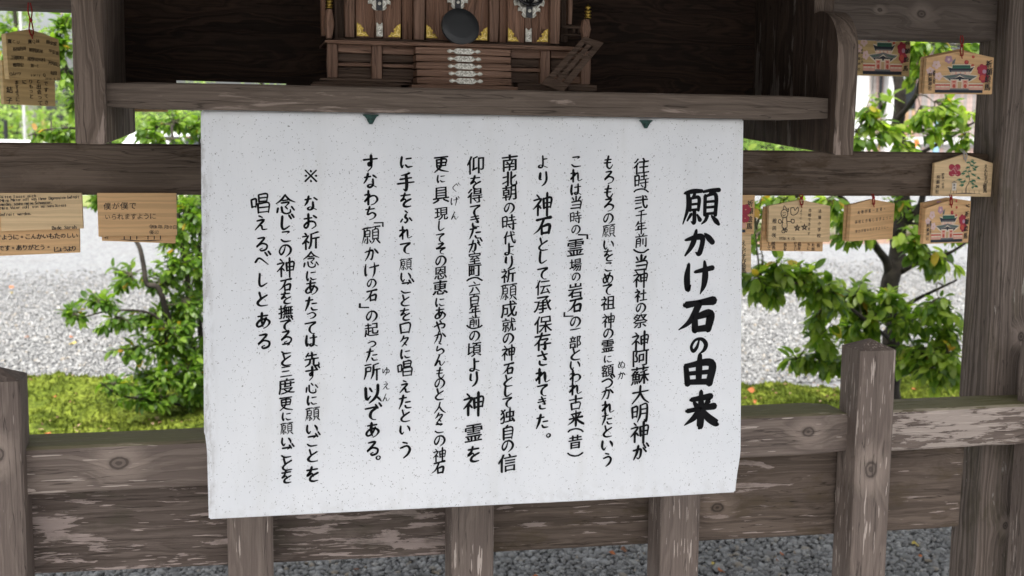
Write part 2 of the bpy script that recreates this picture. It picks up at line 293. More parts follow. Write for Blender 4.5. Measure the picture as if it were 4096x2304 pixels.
# hand-brushed forms: each character a list of strokes through points in a unit box
HAND = {k: [[(float(a), float(b)) for a, b in (q.split(',') for q in st.split())] for st in v.split('|')] for k, v in (l.split(':') for l in """あ:.2,.78 .8,.82|.45,.98 .42,.5 .5,.12|.7,.66 .5,.25 .22,.12 .12,.3 .35,.55 .7,.58 .92,.38 .78,.12 .55,0
い:.15,.8 .12,.4 .25,.15 .38,.3|.72,.75 .85,.55 .88,.35
う:.38,.95 .62,.88|.22,.62 .6,.72 .78,.5 .65,.2 .4,0
え:.4,.98 .6,.88|.25,.65 .7,.7 .4,.35 .12,.05|.42,.36 .55,.3 .6,.08 .9,.08
お:.12,.7 .6,.75|.38,.97 .38,.3 .22,.08 .12,.25 .4,.48 .75,.45 .85,.2 .6,.02|.72,.85 .9,.72
か:.08,.66 .4,.72 .58,.68 .55,.3 .42,.1 .32,.18|.38,.96 .28,.5 .08,.08|.72,.8 .92,.55
き:.2,.78 .75,.85|.15,.58 .78,.66|.42,.98 .6,.6 .72,.38 .5,.42|.3,.3 .3,.1 .5,.02 .78,.05
く:.68,.95 .3,.52 .72,.03
け:.14,.9 .08,.45 .15,.1 .24,.28|.36,.67 .95,.76|.7,.98 .72,.5 .58,.0
こ:.25,.8 .75,.82 .62,.7|.18,.25 .4,.1 .85,.12
さ:.15,.68 .8,.78|.42,.97 .6,.6 .72,.4 .5,.42|.28,.3 .3,.1 .5,.02 .78,.05
し:.32,.95 .28,.3 .42,.08 .8,.28
す:.08,.72 .92,.76|.55,.97 .55,.45 .4,.35 .38,.5 .55,.5 .58,.25 .35,0
そ:.28,.9 .72,.92 .35,.62 .1,.5 .9,.56 .5,.35 .5,.1 .75,.02
た:.12,.75 .58,.8|.38,.97 .28,.5 .1,.08|.55,.5 .85,.52|.5,.25 .6,.1 .9,.1
ち:.15,.75 .78,.8|.42,.97 .25,.4 .6,.52 .85,.35 .7,.1 .4,0
っ:.1,.5 .6,.65 .9,.4 .7,.15 .35,.05
つ:.1,.6 .6,.78 .9,.5 .7,.2 .35,.1
て:.1,.78 .85,.85 .5,.6 .4,.3 .55,.08 .75,.05
と:.3,.95 .4,.55|.82,.75 .4,.5 .2,.25 .4,.06 .85,.08
な:.1,.75 .5,.8|.35,.97 .25,.6 .08,.35|.7,.85 .9,.7|.65,.58 .65,.2 .45,.05 .3,.15 .5,.25 .88,.05
に:.18,.85 .12,.4 .2,.1 .28,.28|.5,.72 .85,.75|.45,.3 .6,.15 .92,.18
ぬ:.2,.85 .4,.35 .5,.2|.6,.9 .35,.2 .12,.2 .15,.55 .5,.75 .86,.6 .88,.28 .7,.04 .52,.14 .68,.26 1.02,.02
の:.52,.82 .4,.38 .2,.16 .07,.45 .3,.84 .68,.86 .92,.58 .84,.25 .52,0
は:.15,.88 .1,.4 .17,.08 .26,.26|.42,.68 .92,.73|.68,.93 .68,.25 .5,.08 .4,.18 .55,.25 .95,.05
ひ:.12,.75 .4,.8 .22,.4 .35,.1 .6,.12 .72,.5 .7,.8 .92,.5
ふ:.42,.95 .58,.82|.5,.7 .42,.5 .6,.3 .45,.08 .35,.15|.1,.18 .22,.38|.75,.4 .92,.2
へ:.08,.4 .35,.65 .9,.2
ま:.2,.78 .8,.8|.22,.58 .78,.6|.5,.97 .5,.25 .35,.05 .2,.15 .4,.25 .85,.05
め:.2,.85 .4,.35 .5,.15|.65,.92 .4,.25 .15,.15 .12,.5 .5,.72 .88,.55 .8,.2 .5,0
も:.5,.97 .4,.5 .42,.15 .65,.03 .85,.3|.2,.7 .7,.72|.18,.45 .68,.47
や:.05,.5 .5,.7 .88,.65 .8,.4 .6,.38|.5,.95 .6,.8|.25,.85 .4,.4 .52,0
ゆ:.12,.8 .12,.4 .2,.35 .45,.72 .8,.7 .88,.4 .6,.25 .4,.4|.58,.97 .6,.4 .4,0
よ:.52,.72 .85,.75|.5,.97 .52,.3 .4,.08 .18,.15 .35,.28 .88,.06
ら:.4,.97 .58,.88|.28,.72 .22,.35 .6,.5 .82,.3 .65,.08 .35,0
り:.28,.85 .25,.5 .35,.42|.68,.92 .72,.45 .6,.15 .4,0
る:.25,.88 .7,.9 .4,.55 .15,.3 .5,.52 .85,.4 .8,.12 .5,.02 .38,.12 .55,.2
れ:.3,.95 .3,.05|.08,.68 .4,.72 .25,.45 .05,.22 .35,.5 .62,.72 .66,.4 .7,.1 .98,.2
ろ:.25,.88 .7,.9 .4,.55 .15,.3 .5,.52 .85,.38 .75,.1 .45,0
わ:.3,.95 .3,.05|.08,.68 .4,.72 .25,.45 .05,.22 .4,.55 .75,.6 .92,.35 .75,.1 .5,0
を:.15,.8 .8,.84|.45,.97 .35,.65 .15,.42 .45,.55 .55,.35|.85,.55 .45,.35 .35,.12 .55,.02 .85,.05
ん:.5,.95 .3,.5 .1,.05 .35,.4 .5,.42 .55,.15 .7,.06 .95,.35
一:.05,.47 .5,.5 .95,.56
三:.15,.85 .8,.9|.2,.5 .75,.54|.03,.08 .95,.14
人:.52,.95 .38,.5 .03,.05|.46,.62 .7,.25 1,.03
大:.06,.62 .94,.70|.5,.98 .44,.5 .05,.02|.5,.6 .72,.22 1,.0
々:.4,.95 .3,.7 .12,.5|.3,.74 .75,.8 .5,.4 .25,.12|.45,.4 .62,.22
口:.12,.78 .2,.12|.12,.78 .86,.84 .78,.1|.2,.18 .8,.2
心:.1,.55 .05,.2|.3,.7 .32,.25 .5,.08 .8,.1 .82,.35|.48,.85 .6,.7|.78,.7 .95,.48
手:.7,.97 .5,.9 .25,.86|.18,.66 .8,.72|.05,.42 .95,.48|.5,.88 .54,.4 .5,.03 .36,.1
神:.2,.97 .3,.86|.04,.72 .4,.78 .22,.5 .02,.3|.25,.52 .25,0|.32,.45 .42,.33|.52,.75 .55,.3|.52,.75 .93,.8 .9,.33|.55,.54 .88,.56|.55,.33 .88,.36|.72,1.02 .72,-.06
千:.75,.96 .5,.9 .25,.84|.05,.54 .95,.62|.52,.88 .5,0
時:.05,.85 .08,.2|.05,.83 .34,.86 .32,.22|.08,.55 .3,.57|.08,.25 .3,.27|.5,.82 .88,.86|.68,1 .68,.62|.42,.6 .98,.66|.42,.38 .98,.43|.8,.55 .8,.05 .7,.12|.5,.26 .6,.14
前:.3,.97 .38,.84|.7,.98 .6,.84|.04,.76 .96,.82|.15,.6 .12,.0|.15,.6 .45,.63 .43,.05|.16,.42 .42,.44|.16,.26 .42,.28|.65,.6 .65,.2|.88,.68 .88,.05 .78,.12
年:.28,.97 .2,.8 .05,.62|.22,.8 .85,.86|.26,.56 .8,.6|.28,.56 .26,.34|.03,.32 .97,.4|.55,.84 .54,-.05
古:.05,.7 .95,.78|.5,.99 .5,.48|.2,.45 .25,.02|.2,.45 .82,.5 .76,.02|.25,.07 .76,.1
自:.5,1 .38,.86|.18,.8 .2,0|.18,.8 .84,.84 .8,0|.2,.56 .8,.6|.2,.33 .8,.37|.2,.08 .8,.1
百:.05,.9 .95,.95|.5,.9 .4,.7|.2,.66 .22,0|.2,.66 .84,.7 .8,0|.22,.38 .8,.41|.22,.07 .8,.1
北:.05,.62 .35,.68|.36,.95 .36,.05|.02,.18 .36,.34|.9,.72 .62,.52|.6,.96 .6,.2 .72,.06 .96,.12 .96,.3
代:.3,.97 .2,.7 .02,.48|.2,.66 .2,0|.35,.62 .95,.72|.6,.97 .68,.5 .82,.12 .97,.05 .96,.28|.78,.95 .9,.85
当:.5,.98 .5,.62|.2,.88 .3,.7|.82,.9 .68,.7|.15,.55 .85,.6 .82,.02|.2,.32 .82,.35|.1,.05 .84,.08
以:.15,.8 .2,.2 .4,.35|.4,.75 .5,.58|.8,.92 .78,.5 .62,.22 .35,.0|.72,.3 .85,.18 .97,.02
社:.2,.97 .3,.86|.04,.72 .4,.78 .22,.5 .02,.3|.25,.52 .25,0|.32,.45 .42,.33|.52,.58 .94,.63|.73,.92 .72,.1|.45,.08 1,.12
先:.28,.95 .12,.7|.22,.78 .8,.83|.5,.98 .5,.55|.04,.5 .96,.57|.4,.52 .34,.2 .05,0|.62,.54 .62,.12 .75,.04 .97,.08 .97,.24
六:.42,.98 .55,.84|.03,.64 .97,.72|.35,.5 .25,.22 .05,.02|.62,.52 .8,.3 .95,.05
明:.05,.82 .08,.25|.05,.82 .34,.85 .32,.27|.08,.55 .3,.57|.08,.3 .3,.32|.5,.92 .5,.4 .35,0|.5,.92 .9,.96 .88,.05 .76,.12|.52,.68 .86,.7|.5,.44 .86,.46
存:.05,.8 .95,.87|.45,.99 .3,.55 .02,.28|.25,.55 .25,0|.42,.6 .82,.64 .65,.46|.64,.45 .66,.05 .52,.1|.38,.3 .98,.36
所:.08,.92 .45,.96|.12,.75 .12,.4 .02,.05|.12,.74 .42,.77 .4,.5|.13,.5 .4,.52|.92,.97 .6,.88|.6,.86 .58,.4 .45,.05|.6,.58 .98,.63|.8,.6 .8,-.05
唱:.02,.72 .06,.3|.02,.72 .28,.75 .26,.3|.06,.33 .26,.35|.42,.98 .44,.6|.42,.97 .88,1 .86,.62|.44,.8 .86,.82|.44,.62 .86,.64|.38,.5 .4,0|.38,.5 .94,.53 .92,0|.4,.28 .92,.3|.4,.03 .92,.05
念:.5,1 .3,.75 .02,.55|.5,.98 .7,.75 1,.6|.35,.72 .62,.74|.3,.58 .7,.6 .55,.42|.1,.3 .05,.08|.3,.36 .35,.1 .55,.0 .75,.06 .76,.2|.5,.38 .6,.26|.82,.34 .95,.16
更:.05,.92 .95,.97|.18,.78 .2,.36|.18,.78 .84,.81 .8,.38|.2,.58 .8,.6|.2,.38 .8,.4|.52,.94 .45,.35 .05,-.02|.22,.3 .5,.1 1,-.02
心_:.1,.5 .05,.2""".splitlines())}
for k in ('願', '石', '由', '来'): pass
DAKU = dict(zip('がぎぐげござじずぜぞだぢづでどばびぶべぼ', 'かきくけこさしすせそたちつてとはひふへほ'))
class Sheet:
    """a flat plane (origin o, unit axes ex to the right, ey up, n towards the viewer) collecting print"""
    def __init__(s, o, ex, ey, n): s.o, s.ex, s.ey, s.n = o, ex, ey, n; s.V = []; s.F = []; s.MI = []; s.k = 0
    def px(s, x, y):
        p = UPL(x, y, s.o, s.n)-s.o; return p.dot(s.ex), p.dot(s.ey)
    def scale(s, x, y): return (UPL(x, y, s.o, s.n)-EYE).dot(FW)/CF
    def add(s, pts, faces, mi=0, lift=None):
        b = len(s.V); s.k += 1; z = .0004+.00001*s.k if lift is None else lift
        for (a, c) in pts: s.V.append(s.o+s.ex*a+s.ey*c+s.n*z)
        for f in faces: s.F.append(tuple(b+i for i in f)); s.MI.append(mi)
    def poly(s, pts, mi=0):
        s.add(pts, [tuple(range(len(pts)))], mi)
    def stroke(s, P, mi=0, n=5):
        """P: list of (x, y, width) in sheet metres; a brush mark with rounded, tapering ends"""
        Q = catmull(P, n) if len(P) > 1 else P
        L = []; R = []
        for i, q in enumerate(Q):
            a = Q[max(i-1, 0)]; b = Q[min(i+1, len(Q)-1)]; dx, dy = b[0]-a[0], b[1]-a[1]; l = math.hypot(dx, dy) or 1
            nx, ny = -dy/l, dx/l; w = max(q[2], 1e-5)/2
            L.append((q[0]+nx*w, q[1]+ny*w)); R.append((q[0]-nx*w, q[1]-ny*w))
        m = len(L); fs = [(i, i+1, m+i+1, m+i) for i in range(m-1)]
        pts = L+R
        for end, i, j in ((0, 0, 1), (1, m-1, m-2)):
            q, p = Q[i], Q[j]; dx, dy = q[0]-p[0], q[1]-p[1]; l = math.hypot(dx, dy) or 1; dx, dy = dx/l, dy/l; w = q[2]/2
            b = len(pts)
            for an in (-50, 0, 50):
                ca, sa = math.cos(math.radians(an)), math.sin(math.radians(an))
                pts.append((q[0]+(dx*ca-dy*sa)*w, q[1]+(dx*sa+dy*ca)*w))
            fs.append((i, b+2, b+1, b, m+i) if end == 0 else (i, b+2, b+1, b, m+i))
        s.add(pts, fs, mi)
    def char(s, ch, x, y, size, bold=.012, mi=0, rot=0, brush=.0, sx=1., warp=0., shear=None):
        V, F = glyph(ch, 0)
        cx, cy = CX, CY
        if ch in '（）「」、。っ': cx = (min(p[0] for p in V)+max(p[0] for p in V))/2; cy = (min(p[1] for p in V)+max(p[1] for p in V))/2
        sh = brush if shear is None else shear; seed = random.random()*90
        offs = ((0, 0),) if bold < .004 else ((-.8, -.9), (.9, .7), (.8, -.8), (-.8, .9))
        for j, (ox, oy) in enumerate(offs):
            P = []
            for (a, b) in V:
                a = (a-cx)/EM; b = (b-cy)/EM
                if rot: a, b = b, -a
                b2 = b + sh*a; a2 = a*sx
                if warp:
                    q = Vector((a*4+seed, b*4, seed)); a2 += warp*noise.noise(q); b2 += warp*noise.noise(q+Vector((7, 3, 1)))
                    q = Vector((a*5+seed+j*9, b*5, seed)); g = 1+1.5*noise.noise(q)
                else: g = 1
                P.append((x+(a2+ox*bold*g)*size, y+(b2+oy*bold*g*.35)*size))
            s.add(P, F, mi)
    def brushchar(s, ch, x, y, size, w, mi=0, slant=.10):
        if ch in T: sts = [[(a, b, ww*1.28) for a, b, ww in st] for st in T[ch]]
        else:
            base = DAKU.get(ch, ch)
            if base not in HAND: return False
            sts = []
            for st in HAND[base]+([[(.74, 1.0), (.88, .78)], [(.94, 1.08), (1.07, .88)]] if ch in DAKU else []):
                n = len(st); v = []
                for i, (a, b) in enumerate(st):
                    t = i/(n-1)
                    d = st[min(i+1, n-1)][0]-st[max(i-1, 0)][0], st[min(i+1, n-1)][1]-st[max(i-1, 0)][1]
                    hor = abs(d[0])/(math.hypot(*d)+1e-6)
                    v.append((a, b, w*(1.15-.35*hor)*(1.0 if t < .15 else 1.1 if t < .8 else (.55 if n > 2 else .9))*random.uniform(.85, 1.15)))
                sts.append(v)
        j = .018
        for st in sts:
            ox, oy = random.uniform(-j, j), random.uniform(-j, j)
            s.stroke([(x+(a-.5+ox)*size, y+(b-.5+oy+slant*(a-.5)*.6)*size, ww*size) for a, b, ww in st], mi, 4)
        return True
    def charpx(s, ch, px, py, size, **k):
        x, y = s.px(px, py); s.char(ch, x, y, size*s.scale(px, py), **k)
    def build(s, name, mats, parent):
        o = mesh(name, s.V, s.F, mats, parent, s.MI); return o
def col_text(sh, px0, px1, items, bold=.02, kan=.92, size=68, **k):
    """vertical column; items are (character, y[, scale[, dx]])"""
    y0, y1 = items[0][1], items[-1][1]
    for i_, it in enumerate(items):
        ch, y = it[0], it[1]; sc = it[2] if len(it) > 2 else 1; dx = it[3] if len(it) > 3 else 0
        x = px0+(px1-px0)*(y-y0)/max(1, y1-y0)+dx
        kana = '\u3040' <= ch <= '\u30ff'
        gap = max(min([abs(y-items[j][1]) for j in (i_-1, i_+1) if 0 <= j < len(items) and items[j][0] not in '（）「」、。']+[90]), 46)
        sz = size*sc*(random.uniform(.86, .96) if kana else random.uniform(1.0, 1.08)); b = bold/sc*(1 if not kana else 1.25)
        rot = ch in '（）「」ー'
        if not rot and ch not in '、。一': sz = min(sz, gap*(1.28 if kana else 1.12))
        elif ch in '（）': sz *= 1.05
        xx_, yy_ = x+random.uniform(-1.5, 1.5), y+random.uniform(-1, 1); q_ = sh.px(xx_, yy_)
        if sh.brushchar(ch, q_[0], q_[1], (sz if kana else min(sz, gap*1.03))*sh.scale(xx_, yy_)*(1.0 if kana else .98), .150 if kana else (.138 if len(HAND.get(ch, [])) < 8 else .112), mi=k.get('mi', 0)): continue
        sh.charpx(ch, xx_, yy_, sz, bold=b*random.uniform(.8, 1.25), brush=0 if rot else .13, warp=.028, rot=rot, **k)
def plane_from(px_bl, px_br, Yc, yaw):
    """vertical plane through depth Yc at the mid bottom point, its face turned by yaw (deg, + = towards +x)"""
    mx = (px_bl[0]+px_br[0])/2; my = (px_bl[1]+px_br[1])/2
    o = U(mx, my, Yc); a = math.radians(yaw); n = Vector((math.sin(a), -math.cos(a), 0))
    return o, n, Vector((math.cos(a), math.sin(a), 0))
# ------------------------------------------------------------------ materials
RAILC = dict(dark=(.135, .104, .090), mid=(.28, .226, .190), flakec=(.46, .388, .342))
m_rail = wood('weathered_rail', **RAILC, flake=.12, dash=.75, fl_scale=6, knots=((.738, .054, .019), (2.175, .052, .016)), green=.75, bandk=.6)
m_rail2 = wood('weathered_rail_flaky', **RAILC, flake=.72, dash=.9, knots=(), green=.8, bandk=.4, fl_scale=15)
m_post = wood('weathered_post', **RAILC, dash=.8, flake=0, green=0, bandk=.45, band=20, fl_scale=4)
m_post_k = wood('weathered_post_knot', **RAILC, dash=.75, flake=0, green=0, bandk=.45, band=20, fl_scale=5, knots=((.80, .036, .021),))
m_post_l = wood('weathered_post_left', **RAILC, dash=.4, flake=0, green=0, bandk=.4, band=20, fl_scale=5, knots=((.92, .045, .015),))
m_board = wood('weathered_board', (.085, .064, .053), (.21, .165, .142), (.42, .338, .305), flake=.52, fl_scale=9, dash=.8, bandk=.6, stain=(.075, .065, .045), stain_amt=.5)
m_board2 = wood('smoother_board', (.075, .056, .044), (.20, .152, .122), (.36, .29, .26), flake=.16, fl_scale=7, dash=.55, bandk=.6, knots=((.575, .075, .016),), stain=(.085, .062, .035), stain_amt=.5)
m_upper = wood('dark_rail', (.100, .074, .056), (.225, .170, .133), (.15, .12, .10), flake=.12, bandk=.5, stain=(.055, .032, .014), stain_amt=.6, knots=((1.62, .05, .008),))
m_top = wood('top_rail_wood', (.095, .076, .064), (.205, .166, .142), (.2, .17, .15), flake=.08, bandk=.45, knots=((3.03, .055, .012), (2.925, .06, .006)))
m_tall = wood('tall_post_wood', (.095, .074, .060), (.25, .20, .17), (.42, .38, .34), flake=.12, fl_scale=9, band=70, bandk=1., warp=.012, knots=((1.06, -.08, .012), (.60, -.07, .01)), stain=(.06, .055, .02), stain_amt=.35)
m_beam = wood('shelf_beam_wood', (.10, .076, .060), (.205, .160, .130), (.33, .262, .222), flake=.50, fl_scale=8, bandk=.4, soft=True)
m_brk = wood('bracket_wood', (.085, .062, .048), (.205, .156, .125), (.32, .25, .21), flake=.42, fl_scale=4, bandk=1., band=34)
m_brk_shaded = wood('bracket_wood_shaded', (.028, .017, .012), (.075, .050, .036), (.17, .14, .12), flake=.3, fl_scale=4, bandk=.9, band=34)  # bracket wood with the shade inside the case put into its colour
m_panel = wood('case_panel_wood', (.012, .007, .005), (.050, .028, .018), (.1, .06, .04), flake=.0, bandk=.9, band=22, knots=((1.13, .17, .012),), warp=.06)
m_mini = wood('cypress_wood', (.165, .092, .060), (.30, .175, .118), (.2, .12, .08), flake=0, band=90, bandk=.9, rough=.55, warp=.012, spec=.4, fine=.6)
m_mini_v = wood('cypress_door_wood', (.20, .105, .066), (.33, .178, .112), (.2, .12, .08), flake=0, band=120, bandk=1., rough=.5, warp=.015, spec=.4, fine=.5)
m_mini_d = wood('old_cypress_wood', (.07, .045, .032), (.15, .10, .073), (.2, .12, .08), flake=0, band=70, bandk=.7, rough=.7, warp=.01, fine=.6)
m_ink = plain('ink', (.006, .006, .007), .75, var=.4, spec=.12, scale=30)
m_ink2 = plain('pen_ink', (.018, .016, .016), .6)
m_grey = plain('faded_marker', (.06, .05, .04), .6)
m_cord = plain('red_cord', (.30, .012, .010), .8, scale=300, bump=.4)
m_wcord = plain('pale_cord', (.45, .42, .40), .8, scale=300, bump=.4)
m_gold = plain('brass_fitting', (.42, .29, .07), .38, 1, var=.35, scale=180)
m_silver = plain('nickel_fitting', (.36, .345, .30), .36, 1, var=.4, scale=160)
m_goldl = plain('brass_scroll', (.70, .54, .20), .35, .6, var=.15, scale=100)
m_silverl = plain('nickel_scroll', (.62, .60, .54), .4, .5, var=.15, scale=100)
m_iron = plain('dark_iron', (.045, .045, .048), .38, .7, var=.4, scale=120, bump=.5)
m_disc = plain('slate_disc', (.030, .032, .034), .42, 0, var=.15, scale=18, bump=.1)
m_verd = plain('verdigris_clip', (.012, .045, .036), .45, .4, var=.5, scale=150, bump=.4)
def ema_wood(name, base, band=60, amp=.065):
    t = NT(name); co = t.n('ShaderNodeTexCoord').outputs['Object']; rnd = t.n('ShaderNodeObjectInfo').outputs['Random']; w = t.M('MULTIPLY', rnd, 31.)
    sp = t.n('ShaderNodeSeparateXYZ'); t.l(co, sp.inputs[0])
    n = t.noise(t.V('MULTIPLY', co, (3., 3., 14.)), 2, 2, .5, w)
    b = t.noise(co, 1, 2, .5, t.M('ADD', t.M('ADD', t.M('MULTIPLY', sp.outputs[2], band*2.), t.M('MULTIPLY', n, 3.)), w), dim='1D')
    f = t.smooth(b, .38, .62); fib = t.noise(t.V('MULTIPLY', co, (30., 30., 600.)), 1, 2, .5, w)
    f = t.M('ADD', t.M('MULTIPLY', f, .8), t.M('MULTIPLY', fib, .3), clamp=True)
    t.bsdf(t.mix(f, tuple(q*(1-amp*2.2) for q in base), tuple(q*(1+amp) for q in base)), .62, t.bump(f, .2, .0006), 0, .3); return t.m
m_ema_y = ema_wood('tablet_wood_yellow', (.56, .40, .19))
m_ema_o = ema_wood('tablet_wood_orange', (.70, .44, .22))
m_ema_p = ema_wood('tablet_wood_pale', (.74, .54, .31))
def paint(name, c): return plain(name, c, .6, var=.05, scale=60)
PC = dict(halo=paint('print_cream', (.72, .62, .48)), green=paint('print_green', (.03, .13, .08)), dark=paint('print_navy', (.016, .020, .035)),
          grey=paint('print_grey', (.16, .165, .16)), pink=paint('print_pink', (.68, .36, .28)), red=paint('print_red', (.52, .08, .05)),
          petal=paint('print_petal', (.70, .50, .47)), purple=paint('print_mauve', (.45, .25, .33)), crimson=paint('print_crimson', (.36, .025, .05)),
          beige=paint('print_beige', (.55, .36, .2)), ink=m_ink2, pine=paint('print_pine', (.03, .17, .09)), white=paint('print_white', (.72, .66, .58)))
PK = list(PC); PM = [PC[k] for k in PK]; PI = {k: i for i, k in enumerate(PK)}
def sign_mat():
    t = NT('white_enamel'); co = t.n('ShaderNodeTexCoord').outputs['Object']; sp = t.n('ShaderNodeSeparateXYZ'); t.l(co, sp.inputs[0])
    base = t.mix(t.smooth(t.noise(co, 5, 4), .35, .65), (.70, .715, .74), (.745, .755, .775))
    def specks(scale, thr, size, st):
        d = t.V('MULTIPLY', co, (1., 1., 1.))
        d = t.V('ADD', d, t.V('MULTIPLY', t.V('SUBTRACT', _nc(t, co, 90), (.5, .5, .5)), (.012, .012, .012)))
        v = t.n('ShaderNodeTexVoronoi'); t.l(t.V('MULTIPLY', d, st), v.inputs['Vector']); v.inputs['Scale'].default_value = scale
        c = t.n('ShaderNodeSeparateXYZ'); t.l(v.outputs['Color'], c.inputs[0])
        on = t.smooth(c.outputs[0], thr, thr+.02); sz = t.M('MULTIPLY', c.outputs[1], size)
        return t.M('MULTIPLY', on, t.M('SUBTRACT', 1., t.M('DIVIDE', v.outputs['Distance'], t.M('ADD', sz, .03)), clamp=True), clamp=True)
    edge = t.M('ADD', t.smooth(sp.outputs[2], .60, .66), t.M('SUBTRACT', 1., t.smooth(sp.outputs[2], .0, .05)))
    s1 = specks(260, .50, .20, (1., .2, .8)); s2 = specks(170, .90, .20, (1.2, .2, 1.)); s3 = specks(400, .45, .25, (1., .2, .7))
    s = t.M('ADD', t.M('MULTIPLY', s1, 3.4), t.M('ADD', t.M('MULTIPLY', s2, 3.2), t.M('MULTIPLY', s3, 2.2)), clamp=True)
    s = t.M('MULTIPLY', s, t.smooth(t.noise(co, 9, 3), .2, .55), clamp=True)
    col = t.mix(t.M('MULTIPLY', s, .72), base, (.10, .095, .085))
    rim = t.M('MULTIPLY', t.M('SUBTRACT', 1., t.smooth(sp.outputs[0], .0, .022)), t.smooth(t.noise(t.V('MULTIPLY', co, (3., 1., 1.)), 22, 5, .7), .42, .62))
    col = t.mix(t.M('MULTIPLY', rim, .55), col, (.30, .28, .26))
    sc = t.noise(t.V('MULTIPLY', co, (26., 1., 2.)), 3, 2); scm = t.M('SUBTRACT', 1., t.smooth(t.M('ABSOLUTE', t.M('SUBTRACT', sc, .60)), 0., .004))
    col = t.mix(t.M('MULTIPLY', scm, .10), col, (.3, .3, .3))
    gr = t.smooth(t.noise(t.V('MULTIPLY', co, (7., 1., 1.2)), 2.5, 5, .6), .50, .72)
    col = t.mix(t.M('MULTIPLY', gr, .16), col, (.50, .49, .44))
    bot = t.M('MULTIPLY', t.M('SUBTRACT', 1., t.smooth(sp.outputs[2], .0, .035)), t.smooth(t.noise(co, 60, 4), .45, .6)); col = t.mix(t.M('MULTIPLY', bot, .14), col, (.33, .31, .27))
    top = t.M('MULTIPLY', t.smooth(sp.outputs[2], .64, .68), t.smooth(t.noise(co, 14, 4), .35, .6)); col = t.mix(t.M('MULTIPLY', top, .2), col, (.45, .45, .40))
    t.bsdf(col, .42, t.bump(t.noise(co, 4, 2), .15, .01), 0, .45); return t.m
def _nc(t, co, s):
    x = t.n('ShaderNodeTexNoise'); t.l(co, x.inputs['Vector']); x.inputs['Scale'].default_value = s; return x.outputs['Color']
# ------------------------------------------------------------------ the rack: posts, rails, boards
rack = empty('wooden_rack', (0.6, 2.4, 0), 'weathered brown wooden rail fence and rack frame standing behind the white sign', 'fence')
# tall corner post and upper rails
box('tall_post', 1.724, 1.845, 2.44, 2.557, 0.0, 2.9, m_tall, rack, bev=.006, vertical=True, seg=.05)
box('tall_post', -1.62, -1.50, 2.44, 2.557, 0.0, 2.9, m_tall, rack, bev=.006, vertical=True)
box('rail', -1.50, 1.737, 2.49, 2.58, 1.3885, 1.4895, m_upper, rack, bev=.004)
box('rail', 1.83, 3.1, 2.47, 2.56, 1.3885, 1.4895, m_upper, rack, bev=.004)
box('rail', -1.50, 1.757, 2.49, 2.575, 1.747, 1.862, m_top, rack, bev=.004)
box('rail', -2.0, 3.2, 2.46, 2.56, 2.75, 2.88, m_top, rack, bev=.004)
# low rails and wide boards
box('rail', -.96, 1.315, 2.34, 2.452, .8290, .9205, m_rail, rack, bev=.005)
box('rail', 1.350, 2.9, 2.34, 2.452, .8275, .9205, m_rail2, rack, bev=.005)
beam('board', Vector((-.98, 2.396, .668)), Vector((.455, 2.396, .636)), .2, .028, m_board, rack, bev=.003)
beam('board', Vector((.457, 2.398, .636)), Vector((1.640, 2.398, .619)), .2, .028, m_board2, rack, bev=.003)
def low_post(x0, mat, top=1.063, y=2.30, w=.0865):
    bm = bmesh.new(); s = w; n = 24; rings = []; b = .004; sdv = random.random()*50
    sec = [(b, 0), (s-b, 0), (s, b), (s, s-b), (s-b, s), (b, s), (0, s-b), (0, b)]
    for i in range(n+1):
        h = top*i/n; r = []
        for (yy, zz) in sec:
            q = Vector((h*6+sdv, yy*40, zz*40)); r.append(bm.verts.new((h, yy+.0008*noise.noise(q), zz+.0008*noise.noise(q+Vector((5, 5, 5))))))
        rings.append(r)
    for a, c in zip(rings, rings[1:]):
        for k in range(8): bm.faces.new((a[k], a[(k+1) % 8], c[(k+1) % 8], c[k]))
    ap = bm.verts.new((top+.021, s/2, s/2)); bm.faces.new(rings[0][::-1])
    for k in range(8): bm.faces.new((rings[-1][k], rings[-1][(k+1) % 8], ap))
    mw = Matrix(((0, 0, 1, x0), (0, 1, 0, y), (1, 0, 0, 0), (0, 0, 0, 1)))
    return bmobj('fence_post', bm, mat, rack, mw)
low_post(-.4745, m_post_l, 1.056)
low_post(-.0225, m_post); low_post(.4185, m_post); low_post(.8660, m_post)
low_post(1.3100, m_post_k)
low_post(1.7620, m_post, 1.06)
# unseen roof on the rack's posts; pitch and low eave shaped to shade
roof = empty('rack_roof', (0.6, 2.0, 2.9), 'dark boarded gable roof over the tablet rack carried by its tall posts', 'roof')
def slope(y0, z0, y1, z1, n):
    for i in range(n):
        a, b = i/n, (i+.985)/n; p0 = Vector((-2.6, y0+(y1-y0)*a, z0+(z1-z0)*a)); d = Vector((0, (y1-y0)*(b-a), (z1-z0)*(b-a)))
        beam('roof_board', p0, p0+Vector((7.4, 0, 0)), d.length, .025, m_upper, roof, up=Vector((0, 0, 1)), back=Vector((0, -d.z, d.y)), seg=1.)
    for i in range(9):
        x = -2.4+i*.85; beam('rafter', Vector((x, y0, z0-.085)), Vector((x, y1, z1-.085)), .08, .06, m_upper, roof, up=Vector((0, 0, 1)), back=Vector((1, 0, 0)), seg=1.)
slope(.60, 2.20, 2.52, 3.10, 8)
slope(4.35, 2.40, 2.54, 3.10, 7)
